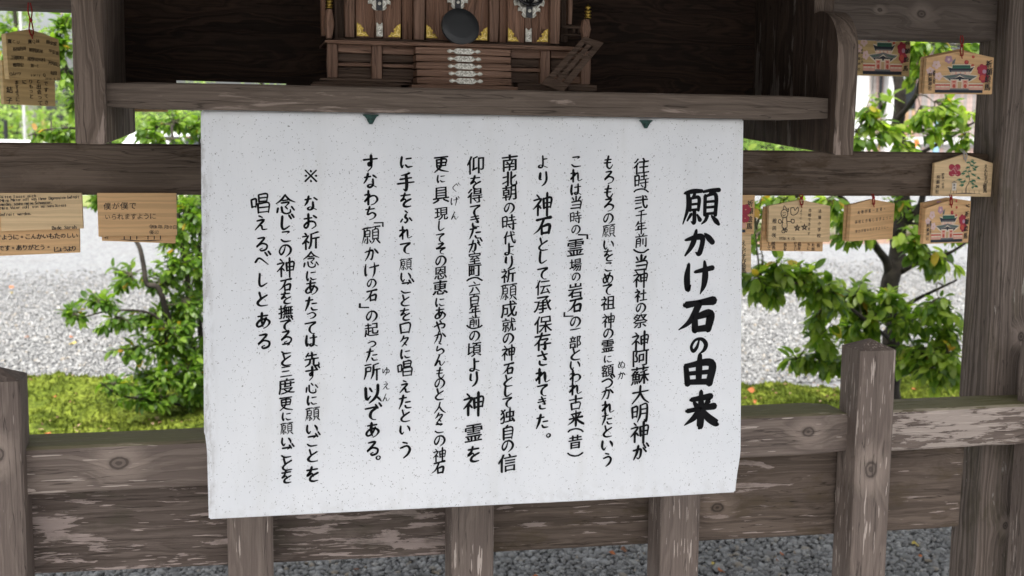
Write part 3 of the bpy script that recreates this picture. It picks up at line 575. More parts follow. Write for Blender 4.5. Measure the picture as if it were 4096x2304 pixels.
# ------------------------------------------------------------------ the wall-hung case
case = empty('shrine_case', (.42, 2.2, 1.547), 'open dark wooden case fixed to the upper rail above the white sign', 'case')
box('shelf_beam', -.1935, 1.0435, 1.985, 2.06, 1.5470, 1.5885, m_beam, case, bev=.003)
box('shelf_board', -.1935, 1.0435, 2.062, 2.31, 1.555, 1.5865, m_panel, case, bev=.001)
def side(x0, x1, front_mat, top_round, xin=0.):
    pr = [(1.96, 1.4905), (2.49, 1.512), (2.49, 2.15), (2.03, 2.15)]
    if top_round:
        pr = [(1.96, 1.4855), (2.49, 1.525), (2.49, 2.15), (2.06, 2.15), (2.06, 1.742)]
        for k in range(9):
            a = math.radians(90+90*k/8); pr.append((2.035+.075*math.cos(a), 1.664+.080*math.sin(a)))
    else:
        pr = [(1.96, 1.4905), (2.49, 1.512), (2.49, 2.15), (1.96, 2.15)]
    V = []; n = len(pr)
    for (y, z) in pr: V.append((x0, y, z))
    for (y, z) in pr: V.append((x1+(xin if y > 2.2 else 0), y, z))
    F = [tuple(range(n)), tuple(range(2*n-1, n-1, -1))]+[(i, i+n, (i+1) % n+n, (i+1) % n) for i in range(n)]
    bm = bmesh.new(); vs = [bm.verts.new((v[2], v[1], v[0])) for v in V]
    for f in F: bm.faces.new([vs[i] for i in f])
    bmesh.ops.bevel(bm, geom=[e for e in bm.edges if e.calc_length() > .045], offset=.003, segments=1, affect='EDGES')
    for v in bm.verts: v.co.x -= 1.5; v.co.y -= 1.96; v.co.z -= x0
    mw = Matrix(((0, 0, 1, x0), (0, 1, 0, 1.96), (1, 0, 0, 1.5), (0, 0, 0, 1)))
    bm.normal_update()
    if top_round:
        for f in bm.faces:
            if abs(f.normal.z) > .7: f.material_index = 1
    return bmobj('side_panel', bm, [front_mat, m_brk_shaded], case, mw)
side(-.2365, -.1910, m_brk, False, .004)
side(1.0440, 1.0835, m_brk, True)
# back boards: the lower one stops short of the shelf on the left, so that a slit of daylight shows
bb = [(1.592, 1.70), (1.701, 1.86), (1.861, 2.0), (2.001, 2.15)]
for i, (z0, z1) in enumerate(bb):
    if i == 0:
        V = [(-.20, z0-.02), (-.10, z0-.02), (-.10, z0+.0160), (.10, z0+.0145), (.10, z0-.02), (1.0435, z0-.02), (1.0435, z1), (-.20, z1)]
        z0 = z0; n = len(V); bm = bmesh.new(); a = [bm.verts.new((x, 2.312, z)) for x, z in V]; b = [bm.verts.new((x, 2.33, z)) for x, z in V]
        bm.faces.new(a); bm.faces.new(b[::-1])
        for k in range(n): bm.faces.new((a[k], a[(k+1) % n], b[(k+1) % n], b[k]))
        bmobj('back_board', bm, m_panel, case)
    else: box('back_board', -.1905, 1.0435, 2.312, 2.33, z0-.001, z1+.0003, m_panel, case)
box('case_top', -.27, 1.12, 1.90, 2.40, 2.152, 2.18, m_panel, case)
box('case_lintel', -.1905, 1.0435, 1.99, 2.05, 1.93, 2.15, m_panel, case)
# ------------------------------------------------------------------ the sign
sign = empty('notice_sign', (.42, 2.01, .866), 'large speckled white sign with vertical black brush writing under the shelf', 'sign')
spx = [(803, 442), (805, 800), (812, 1180), (816, 1731), (821, 1745), (828, 1806), (835, 2078), (1500, 2044), (2420, 2000), (2942, 1970), (2950, 1900), (2961, 1830), (2964, 1800), (2966, 1500), (2968, 1100), (2975, 487)]
so_ = Vector((-.05, 2.008, .866)); sn = Vector((0, -1, 0))
P2 = [UPL(x, y, so_, sn) for x, y in spx]
P2[0].z = P2[-1].z = 1.5465
def slab(name, P, n, th, mat, parent, org=None, edge_mat=None, bev=.0012):
    """flat outline P (front face, normal n) given thickness th, edges softened"""
    bm = bmesh.new(); org = org or P[0]
    a = [bm.verts.new(p-org) for p in P]; f = bm.faces.new(a)
    if f.normal.dot(n) < 0: f.normal_flip()
    f.normal_update()
    r = bmesh.ops.extrude_face_region(bm, geom=[f]); vs = [g for g in r['geom'] if isinstance(g, bmesh.types.BMVert)]
    for v in vs: v.co -= n*th
    bmesh.ops.recalc_face_normals(bm, faces=bm.faces)
    if bev: bmesh.ops.bevel(bm, geom=[e for e in bm.edges if e.is_manifold and e.calc_face_angle(0) > .6 and e.calc_length() > .004], offset=bev, segments=2, affect='EDGES', clamp_overlap=True)
    return bmobj(name, bm, mat, parent, Matrix.Translation(org))
slab('panel', P2, sn, .012, sign_mat(), sign, org=Vector((-.05, 2.008, .866)), bev=.002)
def sheet(o, n, ex): return Sheet(o, ex, Vector((0, 0, 1)), n)
def SIGN(): return sheet(so_+sn*.0001, sn, Vector((1, 0, 0)))
def colz(ox, oy, s):
    return [tuple([c[0], oy+c[1]]+list(c[2:])) for c in s]
def parse(s):
    out = []
    for tok in s.split():
        ch = tok[0]; p = tok[1:].split(','); out.append(tuple([ch, float(p[0])]+[float(q) for q in p[1:]]))
    return out
COLS = [(1800, 765, 758, '往165,1.05 時225 （262,.9 弐310,.85 千362,.85 年410,.85 前462,.85 ）503,.9 当552 神615 社680 の730,.7 祭785,1.05 神862,1.05 阿932,1.05 蘇1003,1.1 大1078,1.12 明1150,1.05 神1228,1.1 が1310,.95'),
 (1800, 635, 628, 'も150,.85 ろ207,.85 も265,.85 ろ320,.85 の372,.7 願425,.95 い478,.8 を520,.75 こ565,.7 め612,.8 て657,.75 祖712 神780 の833,.7 霊885 に935,.6 額982,.9 づ1030,.8 か1075,.85 れ1128,.85 た1175,.85 と1224,.8 い1280,.85 う1338,.9'),
 (1800, 504, 500, 'こ145,.85 れ203,.85 は258,.75 当310,.95 時370,.95 の418,.6 「446,.8,30 霊490 場560 の607,.6 岩663 石722 」757,.8,-28 の785,.7 一815 部868,.9 と915,.8 い960,.8 わ1002,.8 れ1053,.85 古1110,1.0 来1173 （1220,.9 昔1268,.8 ）1318,.9'),
 (1800, 372, 370, 'よ148,.85 り215,.9 神318,1.15 石405,1.05 と477,.85 し530,.85 て592,.85 伝650,1.05 承720,1.08 保798,1.08 存865,1.08 さ932,.9 れ1003,.95 て1060,.85 き1112,.8 た1185,.95 。1242,.8,24'),
 (1800, 238, 230, '南153,1.05 北215 朝273,.95 の330,.7 時390 代450,1.05 よ498,.75 り548,.8 祈603 願670 成738,1.05 就800 の853,.75 神910,1.05 石975,1.05 と1022,.8 し1064,.8 て1107,.8 独1163,.95 自1228,1.05 の1283,.8 信1353,1.08'),
 (1800, 102, 94, '仰160,1.05 を228,.85 得285 て340,.8 き382,.8 た430,.85 が485,.85 室535,.9 町583,.85 （617,.85 六650,.85 百695,.85 年742,.85 前785,.85 ）808,.9 の842,.75 頃898,.95 よ960,.85 り1015,.9 神1115,1.2 霊1232,1.1 を1315,.95'),
 (950, 815, 806, '更156,1.1 に215,.6 具280,1.0 現355,1.02 し405,.7 て450,.7 そ495,.75 の542,.75 恩592,.9 恵652,.9 に708,.65 あ755,.8 や805,.8 か850,.8 ら895,.75 ん940,.75 も990,.75 の1033,.7 と1078,.75 人1130,1.05 々1172,.8 、1195,.8,-4 こ1212,.75 の1262,.75 神1318,.95 石1370,.9'),
 (950, 675, 668, 'に148,.9 手228,1.1 を300,.85 ふ368,.85 れ430,.85 て490,.8 願558,1.1 い607,.8 ご648,.85 と702,.8 を757,.8 口812,.9 々865,.85 に915,.75 唱975,.95 え1047,.85 た1108,.9 と1163,.85 い1217,.8 う1297,1.0'),
 (950, 532, 540, 'す152,1.0 な222,.9 わ290,.9 ち352,.85 「398,.8,32 願442,1.05 か515,.95 け580,.95 の633,.65 石682,1.0 」722,.8,-30 の762,.8 起820,.95 っ872,.6 た920,.9 所985,1.08 以1072,1.08 で1150,1.0 あ1220,.95 る1292,.95 。1330,.8,24'),
 (950, 292, 300, 'な312,.95 お385,.95 祈463,1.05 念540,1.1 に602,.75 あ650,.85 た715,.9 っ755,.65 て808,.85 は862,.85 先937,1.05 ず993,.85 心1050,.95 に1100,.7 願1157,1.0 い1215,.8 ご1262,.9 と1322,.9 を1397,.95'),
 (950, 192, 196, '念318,1.1 じ392,.9 こ445,.85 の500,.85 神570,1.08 石640,1.0 を690,.8 撫748,1.0 で800,.8 る848,.85 こ893,.8 と938,.8 三985,.95 度1045,1.05 更1113,1.05 に1165,.65 願1215,.95 い1265,.75 ご1308,.85 と1357,.85 を1405,.85'),
 (950, 92, 104, '唱315,1.05 え392,.9 る475,.9 べ542,1.0 し620,.95 と697,.95 あ782,.95 る862,.95')]
for ox, xa, xb, s in COLS:
    sh = SIGN(); col_text(sh, ox+xa, ox+xb, [tuple([c[0], 500+c[1]]+list(c[2:])) for c in parse(s)], bold=.021, size=70); sh.build('writing_column', m_ink, sign)
sh = SIGN(); mx, my = sh.px(1243, 703); k = sh.scale(1243, 703)
for st in ([(-22, 22, 6), (22, -22, 8)], [(22, 22, 6), (-22, -22, 8)], [(0, 20, 8), (1, 17, 9)], [(0, -19, 8), (1, -22, 9)], [(-21, 0, 8), (-18, 0, 9)], [(19, 0, 8), (22, 0, 9)]):
    sh.stroke([(mx+a*k, my+b*k, c*k) for a, b, c in st], n=3)
o = sh.build('reference_mark', m_ink, sign); o['kind'] = 'stuff'
for ox, x, s in ((1800, 686, 'ぬ958 か1002'), (950, 868, 'ぐ252 げ306 ん362'), (950, 594, 'ゆ985 え1042 ん1090')):
    sh = SIGN()
    for c in parse(s): q_ = sh.px(ox+x, 500+c[1]); sh.brushchar(c[0], q_[0], q_[1], 33*sh.scale(ox+x, 500+c[1]), .10)
    sh.build('small_kana', m_ink, sign)
# the title, brushed stroke by stroke
sh = SIGN()
for ch, cx, cy, w, h in (('願', 1764, 522, 96, 94), ('か', 1758, 612, 80, 68), ('け', 1758, 697, 76, 82), ('石', 1756, 795, 92, 84), ('の', 1757, 869, 46, 44), ('由', 1758, 932, 80, 78), ('来', 1762, 1030, 84, 92)):
    x, y = sh.px(cx*1.5901, cy*1.5901); k = sh.scale(cx*1.5901, cy*1.5901)*1.5901
    for st in T[ch]: sh.stroke([(x+(a-.5)*w*k, y+(b-.5)*h*k, ww*(w+h)/2*k*1.75) for a, b, ww in st], n=7)
sh.build('title_writing', m_ink, sign)
for cx, cy, wd, hgt in ((1483, 462, 62, 34), (2583, 484, 56, 30)):
    o = UPL(cx, cy, so_+sn*.004, sn); k = .00042
    pts = [(-wd/2, 4), (-wd/2, -1), (-wd*.36, -4), (-wd*.22, -hgt*.6), (-wd*.1, -hgt), (wd*.1, -hgt), (wd*.22, -hgt*.6), (wd*.36, -4), (wd/2, -1), (wd/2, 4)]
    c = empty('hanging_clip', o, 'dark green bronze clip holding the sign top, '+('left one near the asterisk column' if cx < 2000 else 'right one near the title'), 'clip', 'bronze clips along the top of the sign')
    slab('plate', [o+Vector((a*k, -.003, b*k)) for a, b in pts], sn, .004, m_verd, c, bev=.0005)
    V, F = tube_geo([o+Vector((0, -.006, -hgt*.62*k)), o+Vector((0, -.002, -hgt*.62*k))], .0022, 10)
    mesh('rivet', V, F, m_verd, c)
# ------------------------------------------------------------------ the miniature shrine inside the case
Z0 = 1.5868
shrine = empty('miniature_shrine', (.43, 2.15, Z0), 'small reddish brown wooden shrine with three double doors inside the case', 'shrine')
def pb(name, xl, yt, yb, xr, Y, d, mat, parent=shrine, vertical=False, zmin=None, **k):
    a = U(xl, yt, Y); b = U(xl, yb, Y); c = U(xr, yt, Y)
    z0 = b.z if zmin is None else max(b.z, zmin)
    return box(name, a.x, c.x, Y, Y+d, max(z0, Z0), a.z, mat, parent, vertical=vertical, seg=.03, wob=.0003, **k)
def z4(x, y): return 1200+x/1.9815, y/1.9815          # coordinates read off an enlargement of the photograph
def pz(name, x0, yt, yb, x1, Y, d, mat, parent=shrine, **k):
    a = z4(x0, yt); b = z4(x0, yb); c = z4(x1, yt); return pb(name, a[0], a[1], b[1], c[0], Y, d, mat, parent, **k)
SY = 2.10
# body of the base: backing, posts and slats
pz('base_panel', 218, 345, 668, 2300, SY+.025, .02, m_mini_d)
for x0, x1, yt, yb in ((215, 300, 342, 612), (568, 652, 357, 628), (1908, 1985, 398, 668), (2232, 2308, 405, 665)):
    pz('base_post', x0, yt, yb, x1, SY, .024, m_mini, vertical=True, bev=.001)
for x0, x1, rows in ((302, 566, ((348, 418), (420, 488), (492, 524), (528, 614))), (655, 905, ((360, 430), (432, 492), (505, 535), (540, 628))), (1675, 1905, ((388, 460), (464, 530), (534, 566), (570, 655))), (1990, 2230, ((400, 462), (466, 560), (600, 660)))):
    for i, (a, b) in enumerate(rows): pz('slat', x0, a, b, x1, SY+(.006 if i % 2 == 0 else .014), .010, m_mini_d if i % 2 else m_mini, bev=.0008)
pz('foot', 165, 612, 642, 880, SY-.012, .04, m_mini_d); pz('foot', 105, 640, 662, 870, SY-.022, .02, m_mini_d); pz('foot', 90, 655, 690, 800, SY-.035, .02, m_mini_d)
pz('foot', 1725, 655, 716, 2130, SY-.004, .03, m_mini_d); pz('foot', 2130, 664, 722, 2355, SY-.025, .03, m_mini_d)
# deck
pz('deck', 200, 310, 343, 2285, SY-.012, .14, m_mini, bev=.0015)
# steps
rows = [368, 428, 488, 548, 606, 664]
for i in range(5):
    x0 = 917+i*3.5
    pz('step', x0, rows[i], rows[i+1]-1.2, 1670+i*2, SY-.020-.004*i, .05+.004*i, m_mini, bev=.0012)
pz('step', 890, 664, 705, 1728, SY-.046, .08, m_mini, bev=.0015)
scr = [[(-.30, -.1), (-.16, .22), (-.02, -.05), (-.1, -.3)], [(.30, -.1), (.16, .22), (.02, -.05), (.1, -.3)]]
def plate_outline(w, h):
    P = [(-.5, 0), (-.46, .22), (-.40, .34), (-.36, .16), (-.30, .12), (-.24, .42), (-.18, .5), (0, .46), (.18, .5), (.24, .42), (.30, .12), (.36, .16), (.40, .34), (.46, .22), (.5, 0)]
    P += [(x, -y) for x, y in P[-2:0:-1]]
    return [(x*w, y*h) for x, y in P]
for i, (x0, x1, cy) in enumerate(((1163, 1432, 408), (1167, 1437, 468), (1170, 1443, 527), (1175, 1449, 585), (1180, 1452, 643))):
    Y = SY-.020-.004*i-.0008; c = U(*z4((x0+x1)/2, cy), Y); a = U(*z4(x0, cy), Y); b = U(*z4(x1, cy), Y); w = b.x-a.x; k = w/270
    o = slab('step_plate', [c+Vector((p, -.0014, q)) for p, q in plate_outline(w, 46*k)], Vector((0, -1, 0)), .0014, m_silver, shrine, bev=.0003)
    sh = sheet(c+Vector((0, -.0016, 0)), Vector((0, -1, 0)), Vector((1, 0, 0)))
    for sx in (-1, 1):
        sh.stroke([(sx*.44*w, 0, .0012), (sx*.36*w, 0, .002)], n=3)
        sh.stroke([(sx*.30*w, -.06*46*k, .001), (sx*.22*w, -.22*46*k, .0016), (sx*.17*w, -.05*46*k, .0014), (sx*.20*w, .25*46*k, .0026), (sx*.15*w, .33*46*k, .0022)], n=4)
        sh.stroke([(0, -.42*46*k, .0014), (sx*.06*w, -.1*46*k, .0014), (sx*.12*w, .05*46*k, .0012), (sx*.13*w, -.2*46*k, .0016)], n=4)
        sh.stroke([(sx*.02*w, .30*46*k, .001), (sx*.06*w, .30*46*k, .0026), (sx*.09*w, .28*46*k, .001)], n=3)
        sh.stroke([(sx*.045*w, -.12*46*k, .002), (sx*.055*w, -.30*46*k, .0026)], n=2)
    sh.build('scroll_work', m_silverl, o)
# upper wall: sill, columns, doors
UY = SY+.040
pz('sill', 275, 293, 316, 2060, UY-.004, .05, m_mini_d)
ztop = U(*z4(1200, -160), UY).z
def vcol(name, x0, x1, yb, Y, d, mat, parent=shrine, bev=.001):
    a = U(*z4(x0, yb), Y); c = U(*z4(x1, yb), Y); return box(name, a.x, c.x, Y, Y+d, a.z, ztop, mat, parent, vertical=True, seg=.03, wob=.0003, bev=bev)
for x0, x1, yb, dy, mt in ((354, 434, 292, -.012, m_mini), (806, 892, 312, .010, m_mini_v), (905, 990, 312, -.012, m_mini), (1500, 1574, 330, -.012, m_mini), (1578, 1636, 338, .008, m_mini_v), (1982, 2060, 345, -.012, m_mini), (2126, 2160, 190, .0, m_mini), (168, 205, 280, .03, m_mini_v), (276, 352, 300, .045, m_mini_d), (2062, 2125, 330, .045, m_mini_d)):
    vcol('column', x0, x1, yb, UY+dy, .02, mt)
def door(x0, xm0, xm1, x1, yb, tagx=True):
    d = vcol('door', x0, xm0-2, yb, UY, .008, m_mini_v); e = vcol('door', xm1+2, x1, yb+8, UY, .008, m_mini_v)
    vcol('door_stile', xm0, xm1, yb+3, UY-.005, .010, m_mini)
    return d, e
dl = door(440, 596, 655, 800, 294); dc = door(996, 1236, 1300, 1488, 312); dr = door(1642, 1782, 1834, 1972, 333)
def corner(px, py, w, h, flip, par):
    """triangular scalloped corner fitting; (px, py) is its right-angled corner"""
    Y = UY-.0005; c = U(*z4(px, py), Y); k = (U(*z4(px+100, py), Y).x-c.x)/100
    prof = [(0, 0), (1, 0), (.94, .10), (.82, .16), (.80, .28), (.72, .36), (.62, .30), (.52, .34), (.50, .46), (.60, .54), (.50, .64), (.42, .62), (.40, .74), (.30, .84), (.16, .90), (0, 1)]
    s = -1 if flip else 1
    P = [c+Vector((s*a*w*k, -.0015, b*h*k)) for a, b in prof]
    if flip: P = P[::-1]
    o = slab('corner_fitting', P, Vector((0, -1, 0)), .0015, m_gold, par, bev=.0002)
    sh = sheet(c+Vector((0, -.0016, 0)), Vector((0, -1, 0)), Vector((1, 0, 0)))
    for st in ([(.12, .12, .05), (.30, .30, .09), (.22, .52, .06), (.12, .42, .04)], [(.12, .10, .05), (.40, .20, .07), (.60, .10, .06), (.72, .18, .04)], [(.10, .62, .04), (.18, .78, .09)], [(.50, .20, .04), (.56, .08, .08)], [(.10, .30, .05), (.08, .12, .08)]):
        sh.stroke([(s*a*w*k, b*h*k, ww*w*k) for a, b, ww in st], n=4)
    sh.build('scroll_work', m_goldl, o)
corner(450, 285, 93, 107, 0, dl[0]); corner(796, 296, 98, 106, 1, dl[1]); corner(1000, 301, 92, 104, 0, dc[0]); corner(1484, 320, 92, 102, 1, dc[1])
corner(1647, 327, 85, 103, 0, dr[0]); corner(1964, 333, 90, 100, 1, dr[1])
for x0, x1, y0, y1 in ((605, 655, 178, 290), (1787, 1834, 222, 332)):
    Y = UY-.0055; a = U(*z4(x0, y0), Y); b = U(*z4(x1, y1), Y); w = b.x-a.x; h = a.z-b.z
    P = [Vector((a.x+u*w, Y-.0014, b.z+v*h)) for u, v in ((0, 0), (1, 0), (1, .98), (.86, 1), (.72, .9), (.5, .84), (.28, .9), (.14, 1), (0, .98))]
    o = slab('stile_plate', P, Vector((0, -1, 0)), .0014, m_silver, shrine, bev=.0002)
    sh = sheet(Vector((a.x, Y-.0016, b.z)), Vector((0, -1, 0)), Vector((1, 0, 0)))
    sh.stroke([(.3*w, .62*h, .0012), (.6*w, .70*h, .0018), (.65*w, .55*h, .0018), (.4*w, .45*h, .0014)], n=4); sh.stroke([(.7*w, .36*h, .0012), (.4*w, .32*h, .0018), (.35*w, .18*h, .0018), (.65*w, .14*h, .0014)], n=4)
    sh.build('scroll_work', m_silverl, o)
# ornate lock plates: two scalloped wings, a central bar, and a coiled dragon boss above
def lock(x0, x1, yb, mt, mtl, par, boss=True):
    Y = UY-.0045; xm = (x0+x1)/2; c = U(*z4(xm, yb), Y); k = (U(*z4(xm+100, yb), Y).x-c.x)/100; w = (x1-x0)*k
    wing = [(.05, 0), (.16, .02), (.24, .10), (.20, .18), (.28, .22), (.36, .20), (.36, .30), (.30, .34), (.38, .40), (.46, .36), (.50, .48), (.47, .62), (.50, .80), (.50, 1.3), (.05, 1.3)]
    for s in (-1, 1):
        P = [c+Vector((s*a*w, -.0016, b*w)) for a, b in wing]
        if s < 0: P = P[::-1]
        o = slab('lock_plate', P, Vector((0, -1, 0)), .0016, mt, par, bev=.0003)
        sh = sheet(c+Vector((0, -.0018, 0)), Vector((0, -1, 0)), Vector((1, 0, 0)))
        for st in ([(.12, .10, .03), (.20, .22, .05), (.12, .32, .05), (.09, .22, .02)], [(.24, .30, .03), (.34, .46, .05), (.24, .54, .05), (.20, .46, .02)], [(.12, .48, .03), (.14, .66, .05)], [(.38, .52, .02), (.44, .66, .05), (.36, .80, .04)]):
            sh.stroke([(s*a*w, b*w, ww*w) for a, b, ww in st], n=4)
        sh.build('scroll_work', mtl, o)
    bm = bmesh.new(); bw = .10*w
    prof = [(-1, .08), (-.6, .12), (-.3, .05), (0, 0), (.3, .05), (.6, .12), (1, .08), (1, 13), (-1, 13)]
    slab('lock_bar', [c+Vector((a*bw, -.005, b*w*.1+.006*w)) for a, b in prof], Vector((0, -1, 0)), .004, m_iron, par, bev=.0005)
    for i in range(3):
        V, F = tube_geo([c+Vector((0, -.005, (.22+.25*i)*w)), c+Vector((0, -.0062, (.22+.25*i)*w))], bw*.55, 10); mesh('stud', V, F, m_silver, par)
    if boss:
        V, F = [], []
        for s in (-1, 1):   # body of the beast, thick coils with scales
            pts = [c+Vector((s*a*w, -.010-.006*math.sin(i*1.1), b*w)) for i, (a, b) in enumerate(((.0, .42), (.12, .40), (.26, .46), (.38, .60), (.42, .78), (.34, .96), (.18, 1.05), (0, 1.08)))]
            tube_geo([Vector(q) for q in catmull([tuple(p) for p in pts], 4)], [.055*w*(1+.25*math.sin(i*2.2)) for i in range(29)], 8, V, F)
            tube_geo([c+Vector((s*.12*w, -.016, .68*w)), c+Vector((s*.30*w, -.020, .74*w)), c+Vector((s*.36*w, -.014, .88*w))], [.05*w, .035*w, .012*w], 8, V, F)
            tube_geo([c+Vector((s*.05*w, -.018, .56*w)), c+Vector((s*.16*w, -.022, .58*w)), c+Vector((s*.22*w, -.015, .54*w))], [.03*w, .045*w, .02*w], 8, V, F)
            for q in range(9):
                an = q*.42+.2; p = c+Vector((s*.40*w*math.sin(an), -.012, .74*w-.34*w*math.cos(an))); e = p+Vector((s*.07*w*math.sin(an), -.002, -.07*w*math.cos(an)))
                tube_geo([p, e], [.03*w, .004*w], 6, V, F)
        tube_geo([c+Vector((0, -.010, .50*w)), c+Vector((0, -.026, .56*w)), c+Vector((0, -.024, .74*w))], [.09*w, .085*w, .05*w], 10, V, F)
        mesh('dragon_boss', V, F, m_iron, par, smooth=True)
        V, F = [], []
        for s in (-1, 1):
            tube_geo([c+Vector((s*.13*w, -.026, .70*w)), c+Vector((s*.13*w, -.029, .70*w))], .032*w, 8, V, F)
        tube_geo([c+Vector((-.03*w, -.0262, .62*w)), c+Vector((.03*w, -.0262, .62*w))], .02*w, 6, V, F)
        mesh('dragon_eye', V, F, m_silverl, par)
lock(1690, 1937, 145, m_silver, m_silverl, shrine); lock(503, 752, 86, m_silver, m_silverl, shrine); lock(1135, 1362, 72, m_silver, m_silverl, shrine)
# rail posts of the deck with their brass finials
def lathe(c, prof, n=14):
    V = []; F = []
    for r, z in prof:
        for k in range(n): V.append(c+Vector((r*math.cos(2*math.pi*k/n), r*math.sin(2*math.pi*k/n), z)))
    for i in range(len(prof)-1):
        for k in range(n): F.append((i*n+k, i*n+(k+1) % n, (i+1)*n+(k+1) % n, (i+1)*n+k))
    F.append(tuple(range(n))[::-1]); F.append(tuple((len(prof)-1)*n+k for k in range(n))); return V, F
def finial(xc, yb, w, h, mt, nm, tip=True):
    Y = SY+.012; c = U(*z4(xc, yb), Y); k = (U(*z4(xc+100, yb), Y).x-c.x)/100; r = w*k/2; h = h*k
    prof = [(r*.8, 0), (r, h*.03), (r, h*.10), (r*.8, h*.13), (r*.75, h*.2), (r, h*.23), (r, h*.30), (r*.7, h*.34), (r*.7, h*.40), (r*1.0, h*.45), (r, h*.52), (r*.5, h*.58), (r*.45, h*.62), (r*.9, h*.70), (r*.85, h*.80), (r*.4, h*.90), (r*.2, h*.95), (r*.05, h)]
    V, F = lathe(c, prof); mesh(nm, V, F, mt, shrine, smooth=True)
pz('rail_post', 194, 70, 300, 272, SY-.006, .026, m_mini, vertical=True, bev=.004); finial(232, 68, 58, 118, m_gold, 'finial')
pz('rail_post', 2243, 150, 302, 2314, SY-.006, .024, m_mini, vertical=True, bev=.004); finial(2281, 148, 54, 112, m_gold, 'finial')
pz('side_rail', 2080, 196, 224, 2242, SY+.05, .012, m_mini_d); pz('side_rail', 2080, 262, 282, 2242, SY+.05, .012, m_mini_d)
pz('side_rail', 2165, 224, 262, 2182, SY+.05, .012, m_mini_d); pz('side_rail', 2212, 224, 262, 2230, SY+.05, .012, m_mini_d)
# black round mirror leaning on the doors
mir = empty('round_mirror', (.5, 2.07, 1.66), 'dull black round mirror disc leaning against the middle doors of the miniature shrine', 'mirror')
c = U(1843.5, 105, SY-.006); rx = (U(1920, 105, SY-.006).x-U(1767, 105, SY-.006).x)/2
ax = Vector((.16, -.97, .22)).normalized(); e1 = Vector((1, .16, -.05)); e1 = (e1-ax*e1.dot(ax)).normalized(); e2 = ax.cross(e1)
n = 64; V = []; F = []
for (dz, rr) in ((-.007, .985), (-.006, 1.0), (-.001, 1.0), (0, .985), (0.0003, .6)):
    for k in range(n): V.append(c+ax*dz+(e1*math.cos(2*math.pi*k/n)*1.02+e2*math.sin(2*math.pi*k/n)*.96)*rr*rx)
for i in range(4):
    for k in range(n): F.append((i*n+k, i*n+(k+1) % n, (i+1)*n+(k+1) % n, (i+1)*n+k))
F.append(tuple(range(n))[::-1]); F.append(tuple(4*n+k for k in range(n)))
mesh('disc', V, F, m_disc, mir, smooth=True)
# fallen lattice railing
lat = empty('lattice_railing', (.9, 2.05, Z0), 'loose wooden lattice railing leaning at a slant on the miniature shrine right end', 'railing')
LA = z4(2252, 288); LB = z4(2410, 338); LD = z4(1912, 662); LC = z4(2088, 728)
A, B, D, C_ = U(*LA, SY-.03), U(*LB, SY-.03), U(*LD, SY-.075), U(*LC, SY-.075)
def quadbar(name, u0, u1, v0, v1, th=.006, lift=0., par=lat):
    f = lambda u, v: (A*(1-u)+B*u)*(1-v)+(D*(1-u)+C_*u)*v
    nn = (B-A).cross(D-A).normalized()
    if nn.y > 0: nn = -nn
    P = [f(u0, v0), f(u1, v0), f(u1, v1), f(u0, v1)]
    slab(name, [p+nn*lift for p in P], nn, th, m_mini_d, par, bev=.0008)
quadbar('end_bar', 0, 1, 0, .10); quadbar('end_bar', 0, 1, .85, 1)
quadbar('side_bar', 0, .27, .102, .848); quadbar('side_bar', .70, 1, .102, .848); quadbar('slat', .38, .60, .102, .848, lift=-.0008)
for v in (.30, .50, .70): quadbar('cross_bar', .272, .698, v, v+.07, th=.003, lift=-.003)
# ------------------------------------------------------------------ votive tablets
HOOKS = []
def tablet(label, apex, bl, br, tr, tl, Yc, yaw, mat, cord=None, group='wooden votive tablets hung on the rack', th=.009, cord_mat=None, hole=True):
    o, n, ex = plane_from(bl, br, Yc, yaw)
    P = [UPL(*bl, o, n), UPL(*br, o, n), UPL(*tr, o, n)]
    if apex: P.append(UPL(*apex, o, n))
    P.append(UPL(*tl, o, n))
    t = empty('votive_tablet', P[3] if apex else P[-1], label, 'tablet', group)
    slab('board', P, n, th, mat, t, org=P[0], bev=.0006)
    sh = Sheet(o+n*.0002, ex, Vector((0, 0, 1)), n)
    bl_, br_, tr_, tl_ = [Vector((p-sh.o).dot(q) for q in (ex, sh.ey)) for p in (P[0], P[1], P[2], P[-1])]
    def uv(u, v):
        return ((bl_[0]*(1-u)+br_[0]*u)*(1-v)+(tl_[0]*(1-u)+tr_[0]*u)*v, (bl_[1]*(1-u)+br_[1]*u)*(1-v)+(tl_[1]*(1-u)+tr_[1]*u)*v)
    sh.uv = uv; sh.k1 = (br_[0]-bl_[0])
    if cord and apex:
        ap = P[3]; hp = ap-Vector((0, 0, .010))+n*.001; top = Vector(cord) if not callable(cord) else cord(ap)
        V, F = [], []
        kn = ap.lerp(top, .35)+n*.003
        for s in (-1, 1):
            q = [hp+ex*s*.001, hp+n*.004+ex*s*.0025, ap+n*.003+ex*s*.004, kn+ex*s*.0015, kn.lerp(top, .5)+ex*s*.004, top+ex*s*.002]
            tube_geo([Vector(p) for p in catmull([tuple(p) for p in q], 4)], .0013, 6, V, F)
        tube_geo([kn-Vector((0, 0, .004)), kn, kn+Vector((0, 0, .004))], [.0015, .0038, .0015], 8, V, F)
        tube_geo([hp+n*.003, hp+n*.004+Vector((0.001, 0, -.008))], [.0016, .0010], 6, V, F)
        mesh('cord', V, F, cord_mat or m_cord, t, smooth=True)
    return t, sh
